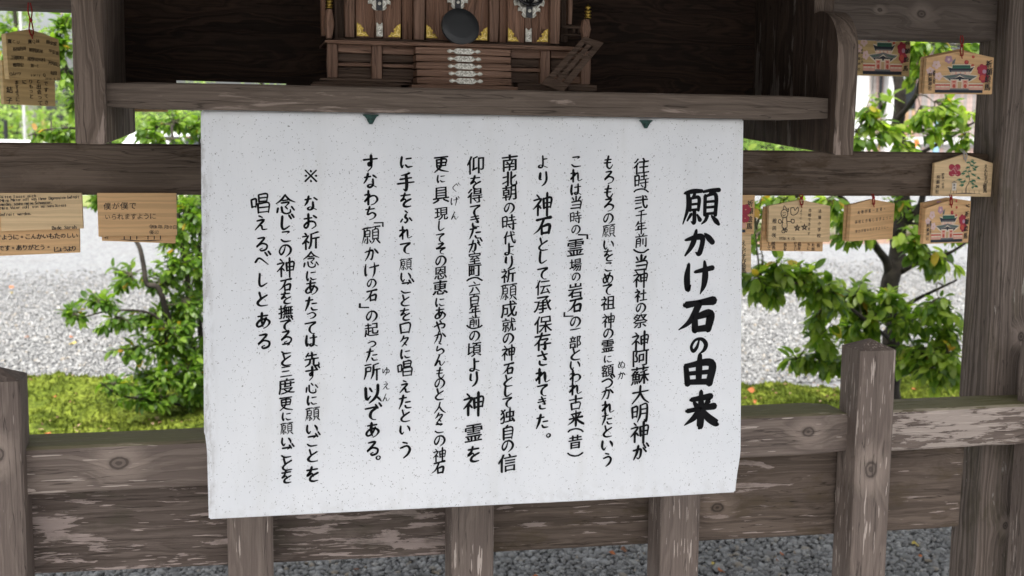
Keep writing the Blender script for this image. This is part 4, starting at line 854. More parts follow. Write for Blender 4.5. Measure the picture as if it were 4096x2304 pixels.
def write(sh, rows, parent, mat=m_ink2, size=18, bold=.01, name='writing', brush=.0, sp=1.):
    """rows: (text, px, py, dx, dy) laid out glyph by glyph in photograph coordinates on the tablet"""
    for r in rows:
        tx, x, y, dx, dy = r[:5]; sz = r[5] if len(r) > 5 else size
        for ch in tx:
            if ch != ' ': sh.charpx(ch, x, y, sz*random.uniform(.9, 1.08), bold=bold, brush=brush, warp=.05)
            st = 1. if ord(ch) > 0x2e80 or dx == 0 else sp
            x += dx*st; y += dy*st
    return sh.build(name, mat, parent)
def e17(x, y):
    v = (1212-y)/782; xl, xr = 245+55*v, 1705+40*v; return ((x-xl)/(xr-xl), v)
def gate_print(sh, parent, dx=0, name='gate_print'):
    def P(pts): return [sh.uv(*e17(x, y)) for x, y in pts]
    k = sh.k1/1460
    def poly(pts, c): sh.poly(P(pts), PI[c])
    def disc(x, y, r, c, sy=1., n=12): poly([(x+r*math.cos(2*math.pi*i/n), y+r*sy*math.sin(2*math.pi*i/n)) for i in range(n)], c)
    def petals(x, y, r, c, n=5, ph=.3):
        for i in range(n):
            a = ph+2*math.pi*i/n; disc(x+r*.58*math.cos(a), y+r*.58*math.sin(a), r*.42, c)
    petals(505, 580, 95, 'petal'); petals(375, 715, 85, 'petal', ph=.9); petals(548, 830, 90, 'petal', ph=.1); petals(765, 470, 90, 'purple'); disc(765, 470, 30, 'petal')
    poly([(850, 500), (915, 440), (890, 560), (830, 570)], 'grey')
    disc(1145, 530, 48, 'crimson'); disc(1150, 520, 30, 'red'); disc(1290, 415, 32, 'red'); disc(1280, 600, 34, 'red')
    petals(1490, 690, 125, 'crimson', 6); disc(1480, 690, 70, 'crimson'); petals(1520, 860, 115, 'crimson', 6, .8); disc(1495, 860, 60, 'red'); disc(1530, 730, 45, 'purple')
    poly([(735, 615), (842, 628), (828, 575), (1238, 575), (1225, 628), (1328, 605), (1255, 745), (1200, 800), (820, 800), (770, 720)], 'halo')
    poly([(820, 792), (1200, 792), (1388, 812), (1330, 885), (1200, 950), (790, 950), (690, 895), (618, 818)], 'halo')
    poly([(740, 632), (850, 662), (1220, 662), (1312, 625), (1245, 722), (1200, 745), (830, 745), (790, 742)], 'dark')
    poly([(845, 592), (1222, 592), (1232, 662), (838, 662)], 'green'); poly([(850, 618), (1218, 618), (1220, 626), (848, 626)], 'dark')
    poly([(800, 708), (1220, 708), (1210, 735), (815, 735)], 'grey'); poly([(818, 735), (1212, 735), (1205, 785), (825, 790)], 'pink')
    for i in range(4): poly([(835+i*98, 742), (900+i*98, 742), (900+i*98, 775), (835+i*98, 775)], 'halo')
    poly([(720, 872), (810, 880), (900, 872), (1000, 832), (1100, 872), (1190, 880), (1275, 880), (1190, 938), (810, 938)], 'dark')
    poly([(632, 826), (760, 812), (880, 796), (1000, 772), (1120, 796), (1250, 814), (1376, 826), (1300, 872), (1190, 888), (1100, 868), (1000, 806), (900, 868), (810, 888), (720, 876)], 'grey')
    poly([(700, 840), (800, 835), (900, 812), (905, 822), (800, 850), (715, 855)], 'green'); poly([(1300, 840), (1200, 835), (1100, 812), (1095, 822), (1200, 850), (1285, 855)], 'green')
    for a, b in ((475, 785), (1185, 1500)):
        poly([(a, 978), (b, 978), (b, 1004), (a, 1004)], 'halo'); poly([(a, 1004), (b, 1004), (b, 1034), (a, 1034)], 'red'); poly([(a, 1034), (b, 1034), (b, 1120), (a, 1120)], 'pink')
        for i in range(3): poly([(a+20+i*98, 1044), (a+100+i*98, 1044), (a+100+i*98, 1068), (a+20+i*98, 1068)], 'halo')
    poly([(795, 895), (1185, 895), (1178, 1105), (795, 1105)], 'halo'); poly([(812, 915), (930, 915), (930, 1095), (812, 1095)], 'pink'); poly([(1055, 915), (1172, 915), (1165, 1095), (1055, 1095)], 'pink')
    disc(872, 1040, 32, 'red', 1.4); disc(1112, 1040, 32, 'red', 1.4); poly([(840, 935), (905, 935), (905, 965), (840, 965)], 'red'); poly([(1080, 935), (1145, 935), (1145, 965), (1080, 965)], 'red')
    poly([(948, 950), (1038, 950), (1030, 1088), (948, 1088)], 'beige'); poly([(978, 840), (1015, 840), (1022, 925), (972, 925)], 'dark')
    poly([(790, 1092), (1180, 1092), (1200, 1138), (772, 1138)], 'grey'); poly([(468, 1126), (1490, 1126), (1488, 1186), (468, 1186)], 'dark')
    def tx(ch, x, y, s, b=.03):
        a, c = sh.uv(*e17(x, y)); sh.char(ch, a, c, s*k, bold=b, mi=PI['ink'], warp=.03, brush=.08)
    for ch, x, y in (('祈', 1630, 572), ('願', 1635, 738), ('絵', 1605, 895), ('馬', 1595, 1060)): tx(ch, x, y, 135)
    for i, ch in enumerate('肥後一の宮'): tx(ch, 450-i*1, 742+i*54, 60, .02)
    for i, ch in enumerate('阿蘇神社'): tx(ch, 368-i*2, 808+i*96, 80, .02)
    return sh.build(name, PM, parent)
def rail_low(ap): return Vector((ap.x, ap.y+.0, max(ap.z+.012, 1.392)))
def rail_top(ap): return Vector((ap.x, ap.y, 1.752))
# left, under the top rail
t, sh = tablet('wooden tablet with three columns of black Chinese wishes hanging by a red cord, upper left', (121, 117), (36, 316), (244, 321), (235, 157), (22, 134), 2.45, 38, m_ema_y, rail_top, th=.016)
write(sh, [('寶ＣＵ', 38, 165, 17, 2), ('祝福我哥', 58, 197, 13, -1), ('上國甲甲', 48, 230, 13, 1), ('體育班！', 57, 260, 13, 0), ('CuLrry', 44, 296, 8, -1, 17),
           ('寶Ｑ妹', 118, 167, 16, -1), ('願我弟弟', 122, 200, 14, 2), ('順學習科科', 116, 236, 14, 1), ('第一！', 127, 263, 13, 1), ('sorry Q', 128, 300, 8, 0, 16),
           ('願全家', 190, 168, 14, 4), ('平安喜', 198, 205, 14, 4), ('天天開心', 196, 250, 11, 3), ('每喜！', 206, 293, 11, 0), ('2026.4.26', 184, 315, 6.5, 0, 13)], t, size=17, bold=.010)
t, sh = tablet('wooden tablet with vertical Japanese writing hanging behind and below the Chinese one, upper left', None, (16, 416), (222, 425), (218, 240), (8, 240), 2.475, 34, m_ema_y, th=.014)
write(sh, [('結子', 38, 360, -1, 42, 26), ('ますように。', 66, 330, 1, 17, 18), ('に', 97, 328, 0, 20, 20), ('りもっと', 122, 326, 1, 20, 19), ('と出会って', 152, 325, 2, 22, 20), ('ですてき', 182, 335, 1, 25, 19)], t, bold=.02)
# left, under the middle rail
t, sh = tablet('pale wooden tablet with four lines of German handwriting under the middle rail, far left', None, (5, 925), (333, 914), (326, 772), (-2, 772), 2.47, -3, m_ema_p)
write(sh, [('bitte lasse mich', 10, 787, 9, -.3), ('Meine Mutter soll von ihrer Depression befreit', 10, 802, 6.9, -.35), ('werden, sowie meine Schwester.', 10, 817, 7.0, -.3), ('Mein Vater soll von seinem Stress', 10, 832, 8.1, -.4), ('befreit werden.', 10, 857, 8.7, -.3)], t, mat=m_ink2, size=17, bold=.02)
sh.V, sh.F, sh.MI = [], [], []
write(sh, [('Bade Sarah', 219, 911, 10, -.5, 20)], t, size=20, bold=.02, name='signature')
t, sh = tablet('orange wooden tablet with two lines of large hiragana hanging behind the German one, far left', None, (-60, 1026), (319, 1010), (316, 800), (-60, 800), 2.482, -3, m_ema_o)
write(sh, [('すように。こんかいもたのしい', -6, 950, 23.5, -.6), ('です。ありがとう。', 6, 993, 23.5, -.6), ('じょうより', 224, 998, 18, -1)], t, size=24, bold=.025)
t, sh = tablet('plain orange wooden tablet with two neat lines of thin Japanese writing beside the left shrub', None, (394, 947), (708, 942), (705, 772), (388, 772), 2.47, 0, m_ema_o)
write(sh, [('僕が僕で', 429, 826, 34, -1, 30), ('いられますように', 430, 868, 26, -.5, 25), ('令和8年1月30日', 604, 907, 12, .2, 17), ('優印', 606, 930, 20, 0, 19)], t, bold=.0)
t, sh = tablet('wooden tablet mostly hidden behind the plain orange one, only its printed lower edge showing', None, (407, 963), (702, 974), (700, 800), (405, 800), 2.483, 0, m_ema_o)
sh.poly([sh.px(476, 956), sh.px(560, 962), sh.px(655, 960), sh.px(600, 965), sh.px(520, 963)], 0); [sh.poly([sh.px(x, 940), sh.px(x+4, 940), sh.px(x+4, 958), sh.px(x, 958)], 0) for x in (495, 520, 545, 590, 615, 640)]
write(sh, [('社', 426, 950, 0, 0, 16)], t)
t, sh = tablet('wooden tablet hidden behind the dark case, only its bottom edge showing left of the sign', None, (514, 446), (671, 447), (671, 300), (514, 300), 2.50, 0, m_ema_o)
# right, beside the sign
t, sh = tablet('tablet with shrine gate print half hidden by the right edge of the white sign', None, (2800, 930), (3016, 936), (3020, 780), (2800, 780), 2.465, 4, m_ema_o)
for ch, x, y in (('祈', 3000, 815), ('願', 3000, 845), ('絵', 2998, 877), ('馬', 2997, 905)): sh.charpx(ch, x, y, 27, bold=.03, mi=PI['ink'], brush=.08)
for i in range(6): a, c = sh.px(2982+13*math.cos(i), 838+12*math.sin(i)); r = .006; sh.poly([(a+r*math.cos(q*.7), c+r*math.sin(q*.7)) for q in range(9)], PI['crimson'])
for i in range(6): a, c = sh.px(2980+10*math.cos(i), 873+10*math.sin(i)); r = .005; sh.poly([(a+r*math.cos(q*.7), c+r*math.sin(q*.7)) for q in range(9)], PI['crimson'])
sh.poly([sh.px(2900, 893), sh.px(2982, 893), sh.px(2982, 912), sh.px(2900, 912)], PI['pink']); sh.poly([sh.px(2900, 918), sh.px(2981, 918), sh.px(2981, 930), sh.px(2900, 930)], PI['dark']); sh.build('gate_print', PM, t)
t, sh = tablet('pale tablet with one column of hiragana below the half hidden gate tablet beside the sign', None, (2800, 1088), (3004, 1090), (3006, 850), (2800, 850), 2.48, 4, m_ema_p)
write(sh, [('えんむすび絵馬', 2974, 972, 0, 18.5)], t, size=24, bold=.02)
t, sh = tablet('pale tablet with child drawing of a smiling figure, heart and two stars', (3203, 799), (3073, 967), (3319, 968), (3322, 824), (3076, 823), 2.455, 3, m_ema_p, rail_low)
def ds(P, w=3.): 
    s_ = sh.scale(3190, 890); sh.stroke([(*sh.px(2950+x/2.576, 770+y/2.576), w*s_) for x, y in P], n=4)
ds([(448, 225), (455, 190), (485, 175), (512, 195), (515, 235), (490, 258), (460, 252), (448, 225)]); ds([(470, 180), (480, 135), (510, 175), (525, 165), (525, 195), (500, 180)]); ds([(462, 228), (478, 242), (492, 225)], 2.5)
ds([(470, 205), (471, 212)], 3); ds([(488, 203), (489, 210)], 3); ds([(468, 265), (460, 360), (508, 362), (505, 258)]); ds([(424, 282), (420, 305), (440, 318), (454, 300), (440, 280), (424, 282)]); ds([(454, 305), (470, 308)]); ds([(510, 298), (552, 300)])
ds([(552, 275), (555, 310), (580, 312), (582, 280), (552, 275)]); ds([(472, 362), (474, 395)]); ds([(494, 362), (494, 390)]); ds([(455, 395), (462, 415), (485, 410), (480, 375), (455, 395)]); ds([(484, 390), (500, 408), (512, 385), (495, 378), (484, 390)])
ds([(548, 160), (552, 225), (590, 230), (625, 195), (620, 150), (592, 185), (578, 155), (548, 160)])
for cx, cy in ((614, 365), (688, 358)):
    pts = [(cx+32*math.sin(i*4*math.pi/5), cy-34*math.cos(i*4*math.pi/5)) for i in range(6)]
    for a, b in zip(pts, pts[1:]): ds([a, b], 2.5)
write(sh, [('法徳小学校', 3279, 845, -1, 24.5, 16), ('合格できます', 3239, 842, -1, 18.5, 15), ('ように。', 3204, 842, -.5, 15, 13), ('増田咲', 3097, 884, -1, 29, 19), ('2026.4.12.', 3121, 952, 7, .3, 15)], t, bold=.01)
t, sh = tablet('tablet with vertical writing mostly hidden behind the child drawing tablet', None, (3045, 1003), (3291, 1006), (3294, 826), (3058, 826), 2.473, 3, m_ema_o)
write(sh, [('して', 3077, 977, -1, 17, 17), ('院長', 3093, 974, 1, 17, 17), ('長を', 3140, 980, 0, 17, 17), ('ださい', 3180, 975, 1, 12, 14), ('長を', 3197, 978, 0, 16, 17), ('うに', 3233, 979, 0, 16, 16), ('た原', 3252, 980, 0, 17, 16), ('長', 3273, 982, 0, 17, 17)], t, bold=.02)
t, sh = tablet('orange tablet with three slanted lines of Japanese exam wishes, third from the right post', (3489, 797), (3396, 966), (3570, 955), (3580, 813), (3405, 819), 2.445, 26, m_ema_o, rail_low)
write(sh, [('高穂が第一志望。', 3434, 850, 14.8, -2.2, 16), ('高校に合格しますように', 3424, 888, 13.6, -1.7, 15), ('努力が報われますように。', 3424, 926, 11.3, -1.6, 13)], t, mat=m_grey, bold=.015)
t, sh = tablet('thin brown tablet pressed behind the exam wish tablet, its left edge showing', (3482, 799), (3382, 963), (3560, 952), (3570, 813), (3389, 822), 2.462, 26, m_ema_o)
t, sh = tablet('tablet with shrine gate print below the pine tree tablet, in front of its twin', (3800, 800), (3692, 976), (3873, 970), (3880, 832), (3703, 833), 2.435, 20, m_ema_o, rail_low)
gate_print(sh, t)
t, sh = tablet('second tablet with blossoms peeking out behind the lower gate tablet near the right post', (3795, 790), (3682, 940), (3876, 940), (3884, 804), (3692, 812), 2.455, 14, m_ema_o)
gate_print(sh, t)
t, sh = tablet('striped pale tablet with green pine tree and red crest print hanging on the middle rail', (3858, 617), (3730, 784), (3963, 787), (3973, 653), (3739, 652), 2.470, 2, m_ema_p, lambda a: Vector((a.x-.002, a.y+.012, a.z+.012)), cord_mat=m_wcord)
Q = lambda x, y: sh.px(3700+x/3.22, 550+y/3.22)
def q(pts, c): sh.poly([Q(*p) for p in pts], PI[c])
for cx, cy in ((344, 382), (418, 382), (344, 462), (420, 462)): q([(cx+40*math.cos(i*.524), cy+40*math.sin(i*.524)) for i in range(12)], 'crimson')
q([(340, 380), (425, 380), (425, 465), (340, 465)], 'crimson')
for P_ in ([(330, 440), (380, 385), (385, 430)], [(385, 360), (420, 430), (440, 390)], [(345, 480), (420, 480)], [(360, 400), (400, 460)]): sh.stroke([(*Q(*p), .0007) for p in P_], PI['petal'], 3)
for P_ in ([(600, 300, 4), (575, 380, 8), (560, 450, 10), (572, 520, 14), (560, 590, 14), (530, 640, 18), (525, 715, 26)], [(300, 728, 6), (400, 722, 10), (525, 718, 22), (640, 722, 10), (720, 728, 5)]):
    sh.stroke([(*Q(p[0], p[1]), p[2]*.00009) for p in P_], PI['dark'], 5)
for x in (328, 366, 402, 475, 567, 633, 695): sh.stroke([(*Q(x, 682), .0008), (*Q(x, 722), .0009)], PI['dark'], 2)
random.seed(5)
for (x, y, l) in ((600, 300, 50), (560, 325, 40), (630, 330, 40), (600, 360, 45), (540, 390, 50), (660, 385, 50), (510, 430, 45), (640, 410, 60), (560, 440, 50), (480, 470, 60), (540, 500, 60), (620, 480, 60), (680, 520, 50), (440, 540, 60), (500, 560, 60), (620, 550, 60), (470, 620, 60), (620, 600, 40), (650, 635, 50), (590, 570, 50), (600, 640, 30), (460, 575, 40)):
    for j in range(4):
        a = random.uniform(-.5, .5)+(.35 if x < 570 else -.35); cx, cy = x+random.uniform(-16, 16), y+random.uniform(-12, 12)
        sh.stroke([(*Q(cx-l/2*math.cos(a)*.8, cy+l/2*math.sin(a)*.8), .0006), (*Q(cx, cy), .0022), (*Q(cx+l/2*math.cos(a)*.8, cy-l/2*math.sin(a)*.8), .0006)], PI['pine'], 2)
q([(345, 590), (400, 585), (395, 682), (342, 682)], 'white'); q([(330, 592), (372, 560), (415, 585), (372, 575)], 'grey')
def vt(s, x, y, dy, sz, mi='ink', b=.02, dx=0):
    for ch in s: sh.char(ch, *Q(x, y), sz*sh.scale(3850, 700)/3.22, bold=b, mi=PI[mi], warp=.03, brush=.05); y += dy; x += dx
vt('えんむすび', 780, 370, 52, 58); vt('絵馬', 768, 628, 55, 62); vt('肥後一の宮', 226, 478, 40, 38); vt('阿蘇神社', 168, 512, 62, 52, dx=-6)
vt('神木', 370, 610, 38, 30)
sh.build('pine_print', PM, t)
# right, under the top rail
t, sh = tablet('tablet with shrine gate print on red cord under the top rail beside tall post', (3843, 203), (3696, 375), (3968, 377), (3976, 230), (3706, 231), 2.44, 6, m_ema_o, rail_top)
gate_print(sh, t)
t, sh = tablet('bare brown tablet pressed behind the upper right gate tablet, its left edge showing', (3838, 196), (3683, 374), (3955, 376), (3960, 228), (3692, 228), 2.457, 6, m_ema_o)
t, sh = tablet('tablet with shrine gate print beside the rounded case bracket, its top behind the rail', None, (3425, 301), (3637, 306), (3643, 168), (3425, 160), 2.60, 0, m_ema_y)
def uvfix(u, v, f=sh.uv): return f(u*1.12-.11, v*1.05)
o_, n_, e_ = plane_from((3425, 301), (3637, 306), 2.60, 0)
c0 = [sh.px(3416, 301), sh.px(3637, 306), sh.px(3647, 140), sh.px(3424, 133)]
sh.uv = lambda u, v: ((c0[0][0]*(1-u)+c0[1][0]*u)*(1-v)+(c0[3][0]*(1-u)+c0[2][0]*u)*v, (c0[0][1]*(1-u)+c0[1][1]*u)*(1-v)+(c0[3][1]*(1-u)+c0[2][1]*u)*v)
sh.k1 = c0[1][0]-c0[0][0]
gate_print(sh, t)
# ------------------------------------------------------------------ ground
def gravel_mat(name, c0, c1, sc=55.):
    t = NT(name); co = t.n('ShaderNodeTexCoord').outputs['Object']
    v = t.n('ShaderNodeTexVoronoi'); t.l(co, v.inputs['Vector']); v.inputs['Scale'].default_value = sc
    s = t.n('ShaderNodeSeparateXYZ'); t.l(v.outputs['Color'], s.inputs[0])
    col = t.mix(s.outputs[0], c0, c1); d = t.smooth(v.outputs['Distance'], .2, .7)
    col = t.mix(t.M('MULTIPLY', t.smooth(t.noise(co, 1.3, 5), .5, .7), .2), col, (.22, .19, .14)); col = t.mix(t.M('MULTIPLY', t.smooth(t.noise(co, 14, 6, .7), .45, .56), .5), col, tuple(q*1.25 for q in c1))
    t.bsdf(col, .85, t.bump(t.M('SUBTRACT', 1., d), .9, .015)); return t.m
m_grav = gravel_mat('gravel_bed', (.17, .174, .177), (.37, .376, .38))
def stone_mat():
    t = NT('grey_stone'); r = t.n('ShaderNodeNewGeometry').outputs['Random Per Island']; co = t.n('ShaderNodeTexCoord').outputs['Object']
    col = t.ramp(r, [(0, (.17, .17, .167)), (.35, (.26, .261, .255)), (.7, (.345, .346, .338)), (.93, (.44, .44, .43)), (1, (.32, .27, .2))])
    col = t.mix(t.M('MULTIPLY', t.noise(co, 90, 3), .35), col, (.12, .12, .12)); t.bsdf(col, .8, t.bump(t.noise(co, 160, 3), .4, .002)); return t.m
m_stone = stone_mat()
N = 60; L_ = 260
gx = [-90+L_*i/40 for i in range(41)]; gy = [-12+200*(j/40)**1.6 for j in range(41)]
V = [(x, y, -.012 if y < 40 else -.012) for y in gy for x in gx]; F = [(j*41+i, j*41+i+1, (j+1)*41+i+1, (j+1)*41+i) for j in range(40) for i in range(40)]
tag(mesh('gravel_ground', V, F, m_grav, origin=(0, 0, 0)), 'pale grey gravel court stretching away behind the rack', kind='structure')
def stones(name, xr, yr, step, size, label, low=False):
    """loose crushed stone: flattened, angular twelve-sided pebbles"""
    phi = (1+5**.5)/2
    ico = np.array([(-1, phi, 0), (1, phi, 0), (-1, -phi, 0), (1, -phi, 0), (0, -1, phi), (0, 1, phi), (0, -1, -phi), (0, 1, -phi), (phi, 0, -1), (phi, 0, 1), (-phi, 0, -1), (-phi, 0, 1)], float); ico /= np.linalg.norm(ico[0])
    fc = np.array([(0, 11, 5), (0, 5, 1), (0, 1, 7), (0, 7, 10), (0, 10, 11), (1, 5, 9), (5, 11, 4), (11, 10, 2), (10, 7, 6), (7, 1, 8), (3, 9, 4), (3, 4, 2), (3, 2, 6), (3, 6, 8), (3, 8, 9), (4, 9, 5), (2, 4, 11), (6, 2, 10), (8, 6, 7), (9, 8, 1)])
    if low: ico = np.array([(1, 0, 0), (-1, 0, 0), (0, 1, 0), (0, -1, 0), (0, 0, 1), (0, 0, -1)], float)*1.15; fc = np.array([(0, 2, 4), (2, 1, 4), (1, 3, 4), (3, 0, 4), (2, 0, 5), (1, 2, 5), (3, 1, 5), (0, 3, 5)])
    nv = len(ico); rng = np.random.default_rng(3)
    ys = np.arange(yr[0], yr[1], step); P = []
    for y in ys:
        a, b = xr(y); xs = np.arange(a, b, step); P.append(np.c_[xs, np.full(len(xs), y)])
    P = np.concatenate(P); r0_ = np.random.default_rng(9)
    if low: P = P[r0_.uniform(0, 1, len(P)) > np.clip((P[:, 1]-9.5)/5.2, 0, 1)]
    P += rng.uniform(-.55, .55, P.shape)*step; n = len(P)
    sc = rng.lognormal(0, .30, n)[:, None]*size*np.c_[rng.uniform(.75, 1.35, n), rng.uniform(.6, 1., n), rng.uniform(.45, .8, n)]
    v = ico[None]*rng.uniform(.72, 1.22, (n, nv, 1))*sc[:, None, :]
    az = rng.uniform(0, 6.28, n); tl = rng.normal(0, .5, n); ca, sa, ct, st = np.cos(az), np.sin(az), np.cos(tl), np.sin(tl)
    y1 = v[:, :, 1]*ct[:, None]-v[:, :, 2]*st[:, None]; z1 = v[:, :, 1]*st[:, None]+v[:, :, 2]*ct[:, None]
    x2 = v[:, :, 0]*ca[:, None]-y1*sa[:, None]; y2 = v[:, :, 0]*sa[:, None]+y1*ca[:, None]
    W_ = np.stack([x2+P[:, :1], y2+P[:, 1:], z1+rng.uniform(-.004, .008, n)[:, None]], -1).reshape(-1, 3)
    FF = (fc[None]+np.arange(n)[:, None, None]*nv).reshape(-1, 3)
    me = bpy.data.meshes.new(name); me.vertices.add(len(W_)); me.vertices.foreach_set('co', W_.astype(np.float32).ravel())
    me.loops.add(FF.size); me.loops.foreach_set('vertex_index', FF.astype(np.int32).ravel()); me.polygons.add(len(FF))
    me.polygons.foreach_set('loop_start', np.arange(0, FF.size, 3, dtype=np.int32)); me.polygons.foreach_set('loop_total', np.full(len(FF), 3, np.int32))
    me.materials.append(m_stone); me.update(calc_edges=True); me.validate()
    o = bpy.data.objects.new(name, me); COL.objects.link(o); tag(o, label, 'gravel', kind='stuff'); return o
stones('gravel', lambda y: (-.22*y-.3, .80*y+.3), (3.6, 6.2), .0150, .0105, 'grey crushed stone gravel lying under and behind the low boards')
stones('gravel', lambda y: (-.22*y-.5, .80*y+.5), (6.9, 14.6), .026, .0125, 'pale grey gravel spread behind the moss bank', True)
# moss bank
def moss_edge(x):
    return 5.75+.22*noise.noise(Vector((x*.9, 0, 0))), 7.95-.19*(x+1.3)+.25*noise.noise(Vector((x*.7, 5, 0)))+.26*noise.noise(Vector((x*4, 5, 0)))+.12*noise.noise(Vector((x*13, 5, 0)))
def moss_h(x, y):
    a, b = moss_edge(x)
    e = min(1, max(0, (y-a)/.35))*min(1, max(0, (b-y)/.5)); e = e*e*(3-2*e)
    return -.03+e*(.090+.07*noise.noise(Vector((x*1.3, y*1.3, 1)))+.040*noise.noise(Vector((x*6, y*6, 2)))+.018*noise.noise(Vector((x*19, y*19, 2))))
def moss_mat():
    t = NT('moss'); co = t.n('ShaderNodeTexCoord').outputs['Object']
    n = t.noise(co, 3, 5, .6); n2 = t.noise(co, 45, 4, .65)
    col = t.ramp(n, [(.30, (.05, .07, .012)), (.42, (.14, .19, .024)), (.60, (.29, .35, .05)), (.8, (.20, .17, .06))])
    col = t.mix(t.smooth(n2, .38, .60), t.mix(.7, col, (.03, .04, .008)), col); t.bsdf(col, .9, t.bump(n2, 1., .02), 0, .1); return t.m  # hollows darkened in the colour to give the lumps shading
m_moss = moss_mat()
xs = np.linspace(-2.6, 6.6, 420); ys = np.linspace(5.3, 8.3, 150); V = [(x, y, moss_h(x, y)) for y in ys for x in xs]; nx = len(xs)
F = [(j*nx+i, j*nx+i+1, (j+1)*nx+i+1, (j+1)*nx+i) for j in range(len(ys)-1) for i in range(nx-1)]
tag(mesh('moss_bank', V, F, m_moss, origin=(0, 0, 0), smooth=True), 'low yellow green moss bank running behind the rack', kind='structure')
V = []; F = []; rng = random.Random(4)
for i in range(42000):
    x = rng.uniform(-1.9, 5.9); 
    if .7 < x < 2.6: continue
    a, b = moss_edge(x); y = rng.uniform(a+.05, b-.08); z = moss_h(x, y)
    if noise.noise(Vector((x*3, y*3, 9))) < -.35: continue
    s = rng.uniform(.006, .014); an = rng.uniform(0, 6.28); k = len(V)
    V += [(x-s*math.cos(an), y-s*math.sin(an), z-.003), (x+s*math.cos(an), y+s*math.sin(an), z-.003), (x+rng.uniform(-.01, .01), y+rng.uniform(-.01, .01), z+s*rng.uniform(1.1, 2.2))]; F.append((k, k+1, k+2))
tag(mesh('moss_tufts', V, F, m_moss, origin=(0, 0, 0)), 'tiny upright moss tufts covering the bank', 'moss', kind='stuff')
# ------------------------------------------------------------------ leaves
def leaf_mat(name, a, b, c, back=.35):
    t = NT(name); r = t.M('FRACT', t.M('ADD', t.n('ShaderNodeObjectInfo').outputs['Random'], t.n('ShaderNodeNewGeometry').outputs['Random Per Island']))
    co = t.n('ShaderNodeTexCoord').outputs['Object']
    col = t.ramp(r, [(0, a), (.35, b), (.75, c), (.978, tuple(x*1.1 for x in c)), (.983, (.42, .36, .04)), (1, (.5, .25, .06))])
    col = t.mix(t.M('MULTIPLY', t.smooth(t.noise(co, 60, 2), .4, .7), .25), col, tuple(x*.7 for x in b))
    p = t.n('ShaderNodeBsdfPrincipled'); t.l(col, p.inputs['Base Color']); p.inputs['Roughness'].default_value = .33; p.inputs['Specular IOR Level'].default_value = .45
    tr = t.n('ShaderNodeBsdfTranslucent'); bright = t.mix(1., col, (1.7, 1.9, .9), 'MULTIPLY'); t.l(bright, tr.inputs['Color'])
    mx = t.n('ShaderNodeMixShader'); mx.inputs[0].default_value = back; t.l(p.outputs[0], mx.inputs[1]); t.l(tr.outputs[0], mx.inputs[2]); t.l(mx.outputs[0], t.out.inputs[0]); return t.m
m_leaf = leaf_mat('evergreen_leaf', (.060, .125, .020), (.16, .26, .036), (.33, .42, .07), .52)
m_leaf2 = leaf_mat('shrub_leaf', (.055, .115, .018), (.11, .205, .030), (.21, .32, .045), .48)
m_leafbg = leaf_mat('distant_leaf', (.17, .25, .07), (.26, .36, .11), (.38, .47, .17), .5)
m_bark = plain('dark_bark', (.035, .028, .022), .9, var=.5, scale=25, bump=.9)
m_twig = plain('green_brown_twig', (.07, .065, .035), .8, var=.3, scale=50)
m_barkp = plain('pale_bark', (.42, .40, .37), .9, var=.3, scale=12, bump=.8)
def leaf_shape(k):
    r = random.Random(k); V = []; F = []; n = 6; wd = r.uniform(.16, .215); dr = r.uniform(.05, .35); fold = r.uniform(.10, .25); tw = r.uniform(-.3, .3)
    prof = [.0, .62, .95, 1.0, .93, .66, .05]; wd *= 1.12
    for i in range(n+1):
        u = i/n; w = wd*prof[i]; z = -dr*u*u; y = .08+u*.92
        a = tw*u
        for s in (-1, 0, 1):
            V.append((s*w*math.cos(a), y, z+(fold*w if s else 0)*1+s*w*math.sin(a)))
    for i in range(n):
        q = i*3; F += [(q, q+1, q+4, q+3), (q+1, q+2, q+5, q+4)]
    b = len(V); V += [(-.012, 0, .01), (.012, 0, .01)]; F.append((b, b+1, 2, 0) if False else (b, b+1, 1))
    return V, F
SHAPES = [leaf_shape(k) for k in range(6)]
def leaf_me(mat, tagn):
    out = []
    for V, F in SHAPES:
        me = bpy.data.meshes.new('leaf'+tagn); me.from_pydata(V, [], F); me.materials.append(mat); me.polygons.foreach_set('use_smooth', [True]*len(me.polygons)); out.append(me)
    return out
GAPS = [(0, 40, 290, 565), (510, 445, 803, 575), (60, 790, 815, 1740), (2975, 790, 3850, 1620), (3440, 150, 3915, 600), (2980, 560, 3350, 605)]
def seen(p):
    x, y, w = proj(p)
    return w > 0 and any(a-15 < x < c+15 and b-15 < y < d+15 for a, b, c, d in GAPS)
def lmat(pos, d, up, s):
    y = d.normalized(); z = (up-y*up.dot(y)).normalized(); x = y.cross(z)
    M_ = Matrix((x*s, y*s, z*s)).transposed().to_4x4(); M_.translation = pos; return M_
